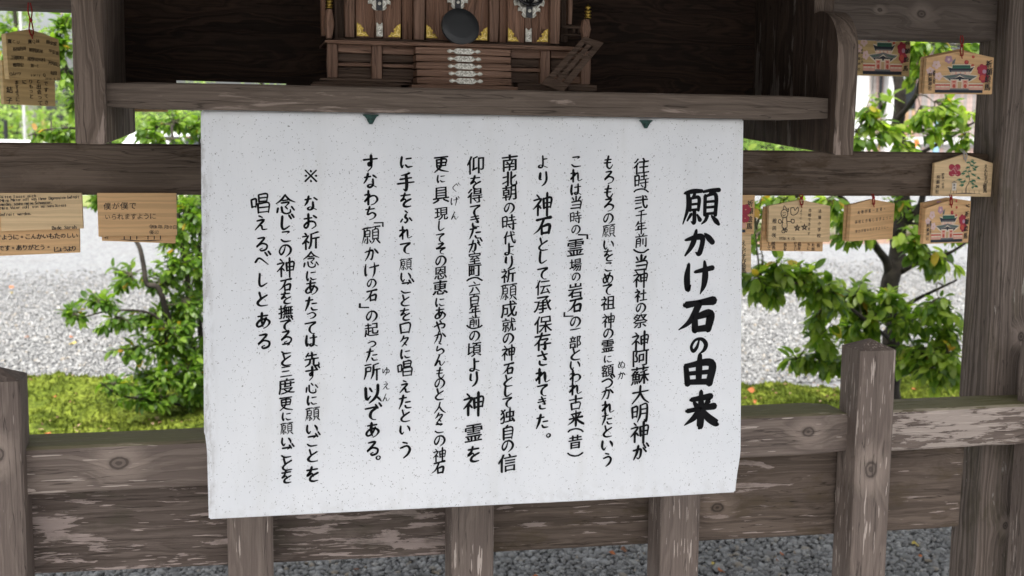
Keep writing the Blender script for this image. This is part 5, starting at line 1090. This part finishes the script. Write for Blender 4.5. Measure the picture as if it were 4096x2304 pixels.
def grow(tree, twigs, mat, lsize, nleaf=(6, 9), nobj=300, rnd=None, spread=.9, droop=.35):
    """twigs: list of (base, tip); leaves gather towards each tip. The nearest seen ones are single leaf objects."""
    rnd = rnd or random.Random(2); L = []
    for a, b in twigs:
        d = (b-a); ln = d.length; d.normalize()
        n = rnd.randint(*nleaf); side = d.cross(Vector((0, 0, 1)))
        if side.length < .1: side = Vector((1, 0, 0))
        side.normalize(); ph = rnd.uniform(0, 6.28)
        for i in range(n):
            f = 1-(i/n)**1.2*min(.95, .24/ max(ln, .05)); p = a.lerp(b, max(.05, f)); an = ph+i*2.4
            rad = side*math.cos(an)+side.cross(d)*math.sin(an)
            dd = (d*rnd.uniform(.2, 1.1)+rad*spread*rnd.uniform(.5, 1.2)+Vector((rnd.gauss(0, .25), rnd.gauss(0, .25), -droop*rnd.random()*1.6))).normalized()
            up = (Vector((0, 0, 1))*.9+rad*.2+Vector((rnd.uniform(-.5, .5), rnd.uniform(-.5, .5), rnd.uniform(-.2, .2))))
            L.append((p, dd, up, lsize*rnd.uniform(.65, 1.2), rnd.randrange(6)))
    vis = sorted([i for i, l in enumerate(L) if seen(l[0]+l[1]*l[3]*.5)], key=lambda i: -L[i][3]/(L[i][0]-EYE).length)[:nobj]
    vs = set(vis); mes = leaf_me(mat, ''); inv = wmat(tree).inverted()
    for i in vis:
        p, dd, up, s, k = L[i]; o = bpy.data.objects.new('leaf', mes[k]); COL.objects.link(o); o.parent = tree; o.matrix_basis = inv @ lmat(p, dd, up, s)
    V = []; F = []
    for i, (p, dd, up, s, k) in enumerate(L):
        if i in vs: continue
        M_ = lmat(p, dd, up, s); sv, sf = SHAPES[k]; b = len(V); V += [M_ @ Vector(v) for v in sv]; F += [tuple(b+q for q in f) for f in sf]
    if V: o = mesh('crown', V, F, mat, tree, smooth=True, origin=tree.location); o['kind'] = 'stuff'
    return len(L)
def limb(name, pts, r0, r1, mat, tree, n=9):
    Q = [Vector(q) for q in catmull([tuple(p) for p in pts], 5)]; m_ = len(Q)
    Q = [q+Vector((noise.noise(q*9), noise.noise(q*9+Vector((4, 4, 4))), 0))*r0*.5 for q in Q]
    V, F = tube_geo(Q, [r0+(r1-r0)*i/(m_-1) for i in range(m_)], n); mesh(name, V, F, mat, tree, smooth=True); return Q
DENS = 1.7
def cluster_twigs(blobs, skeleton, rnd, twl=.22):
    """twig tips inside ellipsoid blobs; each twig springs from the nearest limb point through a curved side branch"""
    tw = []; side = []
    for (c, r, n) in blobs:
        if n == 0: continue
        near = min(skeleton, key=lambda q: (q-c).length_squared+.6*max(0, q.z-c.z)**2)
        hub = c.lerp(near, .35); mid = near.lerp(hub, .5)+Vector((rnd.uniform(-.03, .03), rnd.uniform(-.03, .03), rnd.uniform(-.02, .05)))
        side.append([near, mid, hub])
        for i in range(int(n*(DENS*.62 if c.z > 1.45 else DENS)+.5)):
            v = Vector((rnd.gauss(0, 1), rnd.gauss(0, 1), rnd.gauss(0, 1))).normalized()*rnd.random()**.45
            tip = c+Vector((v.x*r[0], v.y*r[1], v.z*r[2])); d = (tip-hub)
            base = hub.lerp(tip, rnd.uniform(.0, .35)) if d.length < .35 else tip-d.normalized()*twl
            tw.append((base, tip)); side.append([hub, hub.lerp(base, .6)+Vector((0, 0, .01)), base.lerp(tip, .5), tip])
    return tw, side
def twig_mesh(side, tree, mat, r=.004):
    V = []; F = []
    for s in side: tube_geo([Vector(q) for q in catmull([tuple(p) for p in s], 3)], [r*1.2*(1-.65*i/((len(s)-1)*3)) for i in range((len(s)-1)*3+1)], 5, V, F, cap=False)
    o = mesh('twigs', V, F, mat, tree, smooth=True); o['kind'] = 'stuff'
def blobpx(px, py, Y, rx, rz, n, ry=None):
    c = U(px, py, Y); k = (c-EYE).dot(FW)/CF; return (c, (rx*k*1.2, ry or (rx+rz)*.6*k, rz*k*1.2), n)
# shrub on the left, right behind the sign's left edge
rn = random.Random(11)
sh1 = empty('evergreen_shrub', (-.12, 6.55, .05), 'bushy green glossy leaved shrub growing from the moss left of the white sign', 'shrub')
B0 = Vector((-.12, 6.55, .04)); sk = []
for pts, r in (([B0, U(770, 1400, 6.5), U(745, 1100, 6.5), U(700, 800, 6.45), U(690, 500, 6.4)], .022), ([B0+Vector((.05, 0, 0)), U(800, 1350, 6.6), U(800, 900, 6.6), U(800, 500, 6.6)], .02),
              ([B0, U(690, 1500, 6.35), U(640, 1280, 6.3), U(480, 1240, 6.2), U(300, 1275, 6.2)], .012), ([B0, U(700, 1350, 6.4), U(640, 1160, 6.3), U(585, 1130, 6.3), U(560, 1000, 6.3), U(530, 920, 6.3), U(460, 620, 6.2), U(330, 380, 6.1), U(230, 200, 6.1)], .018),
              ([B0, U(900, 1300, 6.6), U(950, 900, 6.6)], .02), ([B0, U(600, 1600, 6.2), U(480, 1580, 6.1), U(400, 1530, 6.0)], .008), ([U(460, 620, 6.2), U(330, 520, 6.1), U(180, 520, 6.1), U(110, 545, 6.1)], .008)):
    sk += limb('branch', pts, r, r*.3, m_bark, sh1)
bl = [blobpx(*q) for q in ((760, 850, 6.5, 75, 90, 16), (700, 950, 6.4, 70, 60, 12), (790, 1050, 6.6, 60, 120, 16), (660, 1120, 6.4, 80, 60, 12), (500, 1100, 6.3, 60, 55, 7), (420, 1200, 6.25, 70, 35, 8), (300, 1255, 6.2, 45, 22, 5),
      (590, 1260, 6.4, 85, 50, 13), (740, 1250, 6.5, 80, 80, 18), (470, 1290, 6.2, 70, 30, 5), (640, 1380, 6.35, 120, 60, 20), (520, 1410, 6.2, 70, 40, 7), (760, 1420, 6.5, 80, 80, 20), (620, 1510, 6.3, 110, 55, 18), (760, 1560, 6.4, 80, 70, 16),
      (460, 1530, 6.1, 70, 30, 7), (540, 1590, 6.2, 80, 25, 6), (390, 800, 6.2, 30, 30, 4), (770, 860, 6.3, 60, 80, 12), (720, 1040, 6.3, 80, 70, 14), (770, 1200, 6.35, 60, 90, 14), (690, 1330, 6.3, 90, 60, 12), (780, 1480, 6.3, 60, 90, 12), (640, 1590, 6.25, 90, 30, 8), (620, 830, 6.3, 40, 40, 4), (900, 900, 6.6, 90, 200, 14), (900, 1300, 6.6, 80, 200, 12),
      (600, 520, 6.4, 60, 35, 9), (700, 490, 6.5, 70, 50, 14), (780, 520, 6.6, 50, 60, 10), (660, 560, 6.4, 100, 20, 8), (210, 530, 6.1, 70, 24, 8), (140, 540, 6.1, 40, 18, 4), (260, 560, 6.1, 50, 20, 5),
      (250, 90, 6.1, 55, 40, 9), (200, 150, 6.1, 60, 40, 7), (270, 200, 6.1, 40, 50, 8), (255, 290, 6.1, 45, 40, 8), (280, 400, 6.1, 30, 50, 6), (20, 190, 5.9, 25, 60, 3), (10, 110, 5.9, 30, 25, 2), (400, 300, 6.2, 80, 120, 8))]
tw, side = cluster_twigs(bl, sk, rn); twig_mesh(side, sh1, m_twig); grow(sh1, tw, m_leaf2, .055, (8, 11), 300, rn)
# small tree on the right
rn = random.Random(12)
tr1 = empty('evergreen_tree', (3.35, 5.55, .03), 'small evergreen tree with dark forked trunk and large drooping leaves right of the sign', 'tree')
B1 = Vector((3.35, 5.55, 0)); sk = []
T0 = [B1, U(3560, 1450, 5.5), U(3570, 1300, 5.5), U(3560, 1130, 5.5), U(3600, 950, 5.5), U(3610, 760, 5.5), U(3600, 500, 5.5), U(3590, 300, 5.5), U(3600, 60, 5.5)]
sk += limb('trunk', T0, .060, .022, m_bark, tr1, 12)
for pts, r in (([U(3560, 1130, 5.5), U(3540, 1050, 5.48), U(3480, 950, 5.4), U(3420, 850, 5.3), U(3350, 770, 5.2)], .026), ([U(3600, 1090, 5.5), U(3680, 1050, 5.3), U(3800, 1010, 5.1), U(3880, 960, 5.)], .014),
              ([U(3590, 1240, 5.5), U(3700, 1180, 5.3), U(3830, 1120, 5.1)], .013), ([U(3590, 1380, 5.5), U(3450, 1270, 5.2), U(3300, 1150, 5.), U(3150, 1130, 4.9), U(3040, 1120, 4.9)], .011),
              ([U(3590, 480, 5.5), U(3660, 380, 5.4), U(3700, 250, 5.35), U(3740, 120, 5.3)], .016), ([U(3600, 560, 5.5), U(3460, 535, 5.3), U(3380, 520, 5.2)], .007), ([U(3690, 610, 5.5), U(3780, 560, 5.4), U(3880, 500, 5.3), U(3920, 480, 5.3)], .011),
              ([U(3610, 900, 5.5), U(3680, 820, 5.45), U(3700, 700, 5.45), U(3690, 610, 5.5)], .022), ([U(3570, 1440, 5.5), U(3700, 1420, 5.3), U(3800, 1400, 5.1)], .010), ([U(3570, 1450, 5.5), U(3400, 1480, 5.3), U(3200, 1430, 5.2)], .008),
              ([U(3600, 880, 5.5), U(3700, 900, 5.4), U(3850, 850, 5.3)], .012)):
    sk += limb('branch', pts, r, r*.35, m_bark, tr1)
bl = [blobpx(*q) for q in ((3030, 1110, 4.9, 60, 50, 7), (3110, 1080, 4.9, 70, 45, 9), (3200, 1100, 5., 80, 50, 11), (3280, 1160, 5., 70, 50, 9), (3060, 1180, 4.9, 60, 30, 4), (3330, 1210, 5.1, 60, 60, 9), (3290, 1330, 5.1, 60, 60, 6), (3240, 1280, 5.1, 40, 30, 3),
      (3400, 1150, 5.3, 80, 60, 9), (3470, 1250, 5.3, 90, 80, 13), (3400, 1320, 5.3, 70, 60, 8), (3560, 1180, 5.2, 70, 50, 8), (3640, 1280, 5.2, 80, 60, 10), (3740, 1230, 5.1, 90, 60, 9), (3800, 1320, 5.1, 70, 60, 9), (3700, 1400, 5.1, 90, 60, 11),
      (3790, 1430, 5.0, 60, 60, 9), (3640, 1460, 5.1, 60, 60, 6), (3280, 1430, 5.2, 110, 35, 10), (3170, 1440, 5.2, 50, 20, 4), (3380, 1460, 5.2, 60, 40, 6), (3830, 1500, 5., 50, 40, 4), (3740, 1500, 5., 50, 40, 4),
      (3420, 930, 5.3, 60, 50, 6), (3500, 870, 5.3, 60, 50, 6), (3390, 860, 5.3, 40, 50, 4), (3310, 810, 5.2, 60, 30, 5), (3140, 800, 5.1, 110, 25, 6), (3020, 810, 5.0, 30, 40, 3), (3010, 960, 5.0, 20, 30, 2), (3640, 960, 5.2, 60, 60, 7), (3700, 1010, 5.2, 70, 50, 6), (3780, 1040, 5.2, 70, 50, 7),
      (3640, 860, 5.5, 50, 40, 4), (3560, 820, 5.4, 50, 40, 4), (3850, 900, 5.2, 60, 80, 5),
      (3480, 430, 5.2, 50, 40, 5), (3500, 500, 5.2, 70, 50, 8), (3450, 560, 5.2, 50, 40, 6), (3560, 480, 5.2, 60, 40, 6), (3620, 580, 5.2, 60, 40, 5), (3700, 450, 5.2, 70, 40, 7), (3780, 430, 5.2, 60, 40, 8), (3840, 460, 5.2, 60, 50, 9), (3740, 520, 5.2, 70, 30, 5), (3860, 560, 5.2, 50, 50, 6),
      (3660, 190, 5.2, 50, 50, 10), (3740, 180, 5.2, 60, 30, 8), (3700, 250, 5.2, 40, 30, 6), (3660, 300, 5.3, 30, 50, 3), (3880, 190, 5.2, 30, 30, 3), (3600, 60, 5.4, 200, 60, 12), (3560, 380, 5.2, 50, 30, 2), (2990, 590, 4.9, 20, 20, 2))]
tw, side = cluster_twigs(bl, sk, rn, .2); twig_mesh(side, tr1, m_twig, .0038); grow(tr1, tw, m_leaf, .074, (6, 9), 300, rn, droop=.75)
# ------------------------------------------------------------------ fallen leaves
fl = [((.45, .14, .04), 'orange'), ((.55, .42, .08), 'yellow'), ((.22, .10, .05), 'brown')]
flm = [plain('dry_leaf_'+n, c, .7, var=.3, scale=60) for c, n in fl]
spots = [(308, 1555, 0, 34), (230, 1585, 0, 20), (300, 1605, 2, 24), (205, 1735, 0, 28), (430, 1545, 1, 16), (40, 1145, 0, 18), (48, 1172, 1, 16), (275, 1350, 0, 20), (310, 1372, 1, 26), (118, 1345, 2, 14), (120, 1520, 2, 20), (260, 1500, 0, 16),
         (2430, 2210, 0, 22), (2480, 2200, 2, 26), (2150, 2300, 0, 26), (2850, 2262, 1, 36), (2880, 2290, 0, 34), (3128, 2222, 0, 26), (3105, 2243, 2, 16), (3645, 2180, 1, 36), (3670, 2220, 0, 12), (1435, 2280, 2, 24), (2985, 1560, 0, 26), (3070, 1575, 0, 26), (2990, 1590, 2, 18), (3100, 1530, 2, 22), (3200, 1505, 2, 30), (3655, 1560, 0, 24), (3010, 1600, 0, 20), (3030, 950, 2, 14), (3200, 1010, 2, 14)]
WHERE = ['by the shrub foot left of the sign', 'left part of the moss bank', 'in the middle of the left moss', 'at the left moss front edge', 'below the shrub left branch', 'on the far left pale gravel, reddish one', 'just under the reddish one on the far left gravel', 'on pale gravel left of the shrub', 'on pale gravel beside the left shrub branch', 'on pale gravel above the left post', 'at the moss back edge by the left post', 'at the moss back edge left of the shrub', 'under the sign right side, left one of a pair', 'under the sign right side, right one of a pair', 'at the bottom edge under the sign middle', 'on gravel right of the third low post, curled', 'on gravel right of the third low post, lowest one', 'on gravel between third and fourth low posts', 'on gravel between third and fourth posts, tiny one', 'on gravel right of the fourth low post', 'on gravel right of the fourth post, tiny one', 'on gravel at the bottom left of the sign middle post', 'on right moss beside the sign edge', 'on right moss, middle one', 'on right moss under the first one', 'at the right moss back edge', 'near the fourth low post top, on the moss', 'right of the fourth low post, on the moss', 'lowest on the right moss by the sign', 'by the stone border right of the sign', 'on far gravel below the hanging tablets']
flme = {}
for i, (px, py, k, s) in enumerate(spots):
    g = G(px, py, .018); mh = 1
    if 5.5 < g.y < 7.9:
        for _ in range(4): g = G(px, py, moss_h(g.x, g.y)+.012)
    if k not in flme:
        V, F = SHAPES[k]; V = [(v[0]*1.3, v[1], v[2]+.12*math.sin(v[1]*5+v[0]*9)) for v in V]; me = bpy.data.meshes.new('fallen_leaf'); me.from_pydata(V, [], F); me.materials.append(flm[k]); flme[k] = me
    o = bpy.data.objects.new('fallen_leaf', flme[k]); COL.objects.link(o)
    sc = s*1.5*(g-EYE).dot(FW)/CF; a = random.uniform(0, 6.28)
    o.matrix_basis = lmat(g, Vector((math.cos(a), math.sin(a), .1)), Vector((random.uniform(-.4, .4), random.uniform(-.6, .1), 1)), sc)
    where = 'the moss bank' if 5.5 < g.y < 7.9 else ('the dark gravel under the rack' if g.y < 5.5 else 'the pale gravel court')
    tag(o, f'dry {fl[k][1]} fallen leaf {WHERE[i]}', 'leaf', f'fallen leaves on {where}')
V = []; F = []; rng = random.Random(14)
for i in range(900):
    x = rng.uniform(-1.9, 5.2); a, b = moss_edge(x); y = rng.choice((rng.uniform(a, b), b-abs(rng.gauss(0, .22)), a+abs(rng.gauss(0, .5)))); z = max(moss_h(x, y), .0)+.012
    if noise.noise(Vector((x*1.5, y*1.5, 4))) < -.05: continue
    M_ = lmat(Vector((x, y, z)), Vector((rng.gauss(0, 1), rng.gauss(0, 1), rng.gauss(0, .15))), Vector((rng.gauss(0, .4), rng.gauss(0, .4)-.3, 1)), rng.uniform(.012, .034)); b_ = len(V)
    for v in ((-.22, .3, .05), (0, 0, 0), (.22, .3, .08), (.2, .7, .05), (0, 1, -.05), (-.2, .7, .02)): V.append(M_ @ Vector(v))
    F += [(b_, b_+1, b_+2, b_+3), (b_, b_+3, b_+4, b_+5)]
tl = NT('litter_brown'); rr = tl.n('ShaderNodeNewGeometry').outputs['Random Per Island']; tl.bsdf(tl.ramp(rr, [(0, (.10, .05, .03)), (.4, (.26, .13, .06)), (.8, (.42, .30, .18)), (1, (.5, .22, .07))]), .8)
tag(mesh('leaf_crumbs', V, F, tl.m, origin=(0, 0, 0)), 'small brown dry leaf crumbs scattered over the moss bank', 'leaf litter', kind='stuff')
# ------------------------------------------------------------------ background, left
def bgtree(name, label, x, y, h, rw, n, seed, mat=m_leafbg, trunk=m_bark, tr=.16, low=.15, ls=.22, pale=None):
    r = random.Random(seed); t = empty(name, (x, y, 0), label, 'tree', None)
    limb('trunk', [(x, y, 0), (x+.1, y, h*.3), (x-.1, y, h*.65), (x, y, h*.95)], tr, tr*.3, trunk, t)
    V = []; F = []; cl = [(Vector((x+r.gauss(0, rw*.5), y+r.gauss(0, rw*.5), h*(low+(1-low)*r.random()**.9))), r.uniform(.35, .9)) for _ in range(70)]
    for i in range(n):
        c, q = cl[r.randrange(len(cl))]; p = c+Vector((r.gauss(0, 1), r.gauss(0, 1), r.gauss(0, .7)))*q*.55
        d = Vector((r.gauss(0, 1), r.gauss(0, 1), r.gauss(0, .6)-.2)); M_ = lmat(p, d, Vector((r.gauss(0, .6), r.gauss(0, .6), 1)), ls*r.uniform(.6, 1.3)); b = len(V)
        for v in ((-.22, .3, 0), (0, 0, 0), (.22, .3, .03), (.2, .7, -.03), (0, 1, -.1), (-.2, .7, -.03)): V.append(M_ @ Vector(v))
        F.append((b, b+1, b+2, b+3)); F.append((b, b+3, b+4, b+5))
    o = mesh('crown', V, F, mat, t, origin=(x, y, 0)); o['kind'] = 'stuff'
for i, (x, y, h, rw, lab) in enumerate(((7, 58, 9, 3.2, 'rounded pale tree beyond the court seen just left of the slatted building'), (20, 64, 10, 3.6, 'pale tree behind the slatted building left end'), (-22, 55, 12, 3.6, 'pale green tree beyond the far left corner of the court'), (-13.5, 52, 11, 3.4, 'light green leafy tree far behind the left tablets, behind the grey wall'), (-9.0, 56, 12, 3.6, 'tall light green tree far behind the upper left corner opening'), (-4.0, 60, 12, 3.8, 'broad pale green tree far behind the dark case bracket'),
        (-17.5, 62, 13, 4., 'leftmost of the pale green trees beyond the court'), (1.5, 66, 12, 4., 'pale tree beyond the court hidden mostly by the case'), (14, 62, 10, 3.5, 'light green tree beyond the court seen under the case right end'), (36, 60, 13, 4., 'rightmost pale green tree far beyond the building'))):
    bgtree('leafy_tree', lab, x, y, h, rw, 7000, 40+i, low=.04)
hg = empty('clipped_hedge', (-2, 50, 0), 'long bright green hedge closing the far side of the court', 'hedge'); r_ = random.Random(6); V = []; F = []
for i in range(26000):
    p = Vector((r_.uniform(-24, 26), 50+r_.uniform(-.8, .8), r_.uniform(0, 2.6)+.35*noise.noise(Vector((i*.01, 0, 0))))); d = Vector((r_.gauss(0, 1), r_.gauss(0, 1), r_.gauss(0, .6))); M_ = lmat(p, d, Vector((r_.gauss(0, .6), r_.gauss(0, .6), 1)), .24*r_.uniform(.6, 1.3)); b = len(V)
    for v in ((-.22, .3, 0), (0, 0, 0), (.22, .3, .03), (.2, .7, -.03), (0, 1, -.1), (-.2, .7, -.03)): V.append(M_ @ Vector(v))
    F.append((b, b+1, b+2, b+3)); F.append((b, b+3, b+4, b+5))
o = mesh('foliage', V, F, m_leafbg, hg, origin=(-2, 50, 0)); o['kind'] = 'stuff'
pt = empty('pale_trunk_tree', tuple(G(125, 640)), 'thick pale grey tree trunk standing in the court behind the upper left tablets', 'tree')
bx = G(125, 690); kx = (bx-EYE).dot(FW)/CF
limb('trunk', [(bx.x, bx.y, 0), (bx.x+.03, bx.y, 1.5), (bx.x-.05, bx.y, 3.2), (bx.x, bx.y, 6)], 36*kx, 26*kx, m_barkp, pt, 14)
mp = plain('ochre_post', (.50, .42, .16), .6); yp = empty('marker_post', tuple(G(180, 690)), 'slim ochre yellow post right beside the pale grey tree trunk', 'post')
bx2 = G(180, 690); V, F = tube_geo([bx2, bx2+Vector((0, 0, 2.6)), bx2+Vector((0, 0, 2.75))], [7*kx, 7*kx, 2*kx], 10); mesh('shaft', V, F, mp, yp)
V, F = tube_geo([bx2, bx2+Vector((0, 0, .12))], [11*kx, 9*kx], 10); mesh('foot', V, F, m_iron, yp)
m_conc = plain('concrete', (.50, .50, .49), .85, var=.15, scale=4, bump=.3)
wl = empty('block_wall', (-16, 46, 0), 'low pale grey concrete wall at the far left edge of the court', 'wall')
for i in range(12):
    for j in range(3): box('block', -23+i*1.2, -23+i*1.2+1.19, 46, 46.2, j*.6, j*.6+.595, m_conc, wl, bev=.01, seg=.6)
box('coping', -23.1, -8.55, 45.95, 46.25, 1.8, 1.9, m_conc, wl, bev=.01, seg=1)
pp = G(31, 720); V, F = tube_geo([pp, pp+Vector((0, 0, 2.1))], .07, 10); o = mesh('post', V, F, m_iron); tag(o, 'thin dark post standing in front of the low grey wall at far left', 'post')
pp = G(106, 720); V, F = tube_geo([pp, pp+Vector((0, 0, 9))], .05, 10); o = mesh('pole', V, F, m_conc); tag(o, 'thin pale utility pole rising behind the upper left tablets', 'pole')
m_car = plain('white_car_paint', (.78, .79, .80), .25, var=.02); m_glass = plain('tinted_glass', (.03, .035, .04), .08, var=.1); m_tyre = plain('tyre_rubber', (.02, .02, .02), .8)
def car(x, y, L, H, label, yaw=0):
    c = empty('parked_car', (x, y, 0), label, 'car', 'white cars parked across the court')
    prof = [(-.5, .25), (-.5, .52), (-.47, .60), (-.30, .66), (-.18, .98), (.0, 1.0), (.30, .99), (.43, .93), (.49, .64), (.5, .55), (.5, .25)]
    W_ = 1.55; V = []; n = len(prof)
    for s in (-1, 1):
        for (a, b) in prof: V.append((x+a*L, y+s*W_/2*(.86 if b > .7 else 1), b*H))
    F = [tuple(range(n)), tuple(range(2*n-1, n-1, -1))]+[(i, (i+1) % n, (i+1) % n+n, i+n) for i in range(n)]
    bm = bmesh.new(); vs = [bm.verts.new(v) for v in V]; [bm.faces.new([vs[i] for i in f]) for f in F]
    bmesh.ops.bevel(bm, geom=list(bm.edges), offset=.05, segments=2, affect='EDGES'); 
    for v in bm.verts: v.co -= Vector((x, y, 0))
    bmobj('body', bm, m_car, c, Matrix.Translation((x, y, 0)))
    for s in (-1,):
        yy = y+s*(W_/2*.86+.055)
        for a0, a1, a2, a3 in ((-.25, -.15, .04, .04), (.06, .06, .25, .25), (.27, .27, .40, .44)):
            P = [Vector((x+a0*L, yy, .68*H)), Vector((x+a3*L, yy, .68*H)), Vector((x+a2*L, yy+.03, .92*H)), Vector((x+a1*L, yy+.03, .92*H))]
            slab('side_window', P, Vector((0, -1, 0)), .01, m_glass, c, bev=.002)
    for a in (-.31, .31):
        for s in (-1, 1):
            V, F = tube_geo([Vector((x+a*L, y+s*.60, .29)), Vector((x+a*L, y+s*.80, .29))], .29, 18); mesh('wheel', V, F, m_tyre, c)
cc = U(575, 560, 38); car(cc.x+.3, 38, 3.4, 1.72, 'small white parked car whose roof shows just below the case left bracket')
cc = U(20, 560, 40); car(cc.x-.6, 40, 4.2, 1.43, 'low white parked car whose roof shows above the middle rail at far left')
# ------------------------------------------------------------------ background, right: slatted building and markers
bl_ = empty('slatted_building', (28, 42, 0), 'long low building with upright brown slats and white pillars behind the right tree', 'building')
BY = 40.; wx = lambda px: U(px, 450, BY).x
m_plaster = plain('white_plaster', (.62, .62, .61), .8, var=.04, scale=2)
m_sl = [plain('plank_'+n, c, .8, var=.2, scale=6) for n, c in (('pinkish', (.42, .30, .26)), ('tan', (.50, .33, .19)), ('grey', (.36, .33, .31)), ('rose', (.52, .40, .36)))]
x0_, x1_ = wx(3370), wx(4300)
box('wall', x0_, x1_, BY+.12, BY+.4, 0, 5.2, m_plaster, bl_, bev=.02, seg=3)
random.seed(21); xx = wx(3380); me_sl = {}
while xx < wx(4150):
    w = random.choice((.10, .11, .12)); z0 = random.choice((1.9, 1.95, 2.0)); k = random.choices((0, 1, 2, 3), (5, 2, 3, 4))[0]
    if k not in me_sl:
        o = box('plank', xx, xx+.105, BY+.02, BY+.11, 1.9, 5.0, m_sl[k], bl_, vertical=True, bev=.008, seg=4); me_sl[k] = o
    else:
        s = me_sl[k]; o = s.copy(); COL.objects.link(o); o.parent = bl_; M_ = s.matrix_basis.copy(); M_.translation.x = xx-28+.105; o.matrix_basis = M_
    xx += .125
xx = wx(3380)
while xx < wx(4150):
    k = random.choices((0, 1, 2, 3), (5, 2, 3, 4))[0]; s = me_sl[k]; o = s.copy(); COL.objects.link(o); o.parent = bl_; M_ = s.matrix_basis.copy(); M_.translation.x = xx-28+.105; M_.translation.z = -1.6; o.matrix_basis = M_; xx += .125
for a, b in ((3528, 3598), (3405, 3455), (3930, 3990)): box('pillar', wx(a), wx(b), BY-.35, BY+.015, 0, 5.2, m_plaster, bl_, vertical=True, bev=.02, seg=3)
box('sill_beam', wx(3380), wx(4150), BY-.12, BY+.015, 1.62, 1.88, m_plaster, bl_, bev=.02, seg=3)
box('plinth', x0_, x1_, BY-.3, BY+.115, 0, .5, m_conc, bl_, bev=.02, seg=3)
for a, b, c_, d in ((3510, 3524, 2.6, 4.2), (3615, 3660, 2.9, 4.4)): box('window', wx(a), wx(b), BY-.02, BY+.01, c_, d, m_glass, bl_, bev=.01)
box('eaves', x0_-.5, x1_+.5, BY-1.2, BY+.6, 5.2, 5.35, plain('roof_tile', (.12, .12, .13), .6), bl_, bev=.02, seg=4)
m_or = plain('orange_plastic', (.85, .18, .03), .5, var=.05)
for px, py, hh, lab in ((3668, 620, .95, 'orange traffic marker beyond the right tree, left of two'), (3735, 640, .95, 'orange traffic marker beyond the right tree, right of two')):
    b = U(px, 560, 38.5); k = (b-EYE).dot(FW)/CF; c = empty('traffic_marker', (b.x, 38.5, 0), lab, 'traffic marker', 'orange markers beyond the right tree')
    zt = 1.82 if px < 3700 else 1.76
    V, F = lathe(Vector((b.x, 38.5, 0)), [(.17, 0), (.17, .05), (.10, .06), (.085, zt-.08), (.05, zt-.02), (.01, zt)], 14); mesh('cone', V, F, m_or, c, smooth=True)
    V, F = lathe(Vector((b.x, 38.5, zt-.42)), [(.105, 0), (.104, .12), (.09, .121)], 14); mesh('reflective_band', V, F, m_plaster, c, smooth=True)
bp = U(3750, 480, 34.); V, F = tube_geo([Vector((bp.x, 34, 0)), Vector((bp.x, 34, 2.35))], .10, 10); o = mesh('pipe_post', V, F, plain('pale_blue_paint', (.25, .42, .55), .5)); tag(o, 'pale blue post standing behind the right tree before the slatted building', 'post')
# mossy border stones with leaf litter
bs = empty('stone_border', (12, 19, 0), 'row of low mossy stones with brown leaf litter edging the gravel right of the sign', 'stone border')
m_rock = NT('mossy_rock'); co_ = m_rock.n('ShaderNodeTexCoord').outputs['Object']; m_rock.bsdf(m_rock.mix(m_rock.smooth(m_rock.noise(co_, 3, 5, .65), .42, .58), (.30, .27, .24), (.12, .15, .05)), .9, m_rock.bump(m_rock.noise(co_, 9, 5), .8, .05)); m_rock = m_rock.m
random.seed(8)
for i in range(22):
    x = 7.6+i*.55+random.uniform(-.08, .08); y = 18.6+random.uniform(-.2, .2)
    bm = bmesh.new(); bmesh.ops.create_icosphere(bm, subdivisions=3, radius=1); s = Vector((random.uniform(.27, .36), random.uniform(.22, .32), random.uniform(.20, .30))); q = random.random()*50
    for v in bm.verts:
        n_ = noise.noise(v.co*1.3+Vector((q, q, 0)))*.35+noise.noise(v.co*3.5+Vector((q, 0, q)))*.12; v.co = Vector((v.co.x*s.x, v.co.y*s.y, v.co.z*s.z))*(1+n_)
    bmobj('stone', bm, m_rock, bs, Matrix.Translation((x, y, .12)), smooth=True)
m_lit = gravel_mat('leaf_litter', (.16, .09, .06), (.34, .22, .15), 22)
V = []; F = []
for i in range(41):
    for j in range(9):
        x = 6.5+14*i/40; y = 16.9+1.6*j/8; e = math.sin(math.pi*j/8); V.append((x, y+.15*noise.noise(Vector((x, j, 0))), -.02+e*(.05+.03*noise.noise(Vector((x*2, y*2, 3))))))
F = [(i*9+j, (i+1)*9+j, (i+1)*9+j+1, i*9+j+1) for i in range(40) for j in range(8)]
tag(mesh('leaf_litter', V, F, m_lit, origin=(0, 0, 0), smooth=True), 'reddish brown dry leaf litter along the stone border', 'leaf litter', kind='stuff')
m_grass = plain('yellow_green_grass', (.22, .26, .07), .9, var=.4, scale=8, bump=.5)
V = [(x, y, .02+.02*noise.noise(Vector((x, y, 0)))) for y in (27.5, 28.5, 30, 31.5, 33) for x in np.linspace(-9, 0, 20)]; F = [(j*20+i, j*20+i+1, (j+1)*20+i+1, (j+1)*20+i) for j in range(4) for i in range(19)]
tag(mesh('grass_patch', V, F, m_grass, origin=(0, 0, 0)), 'yellow green strip of short grass across the court at left', kind='structure')
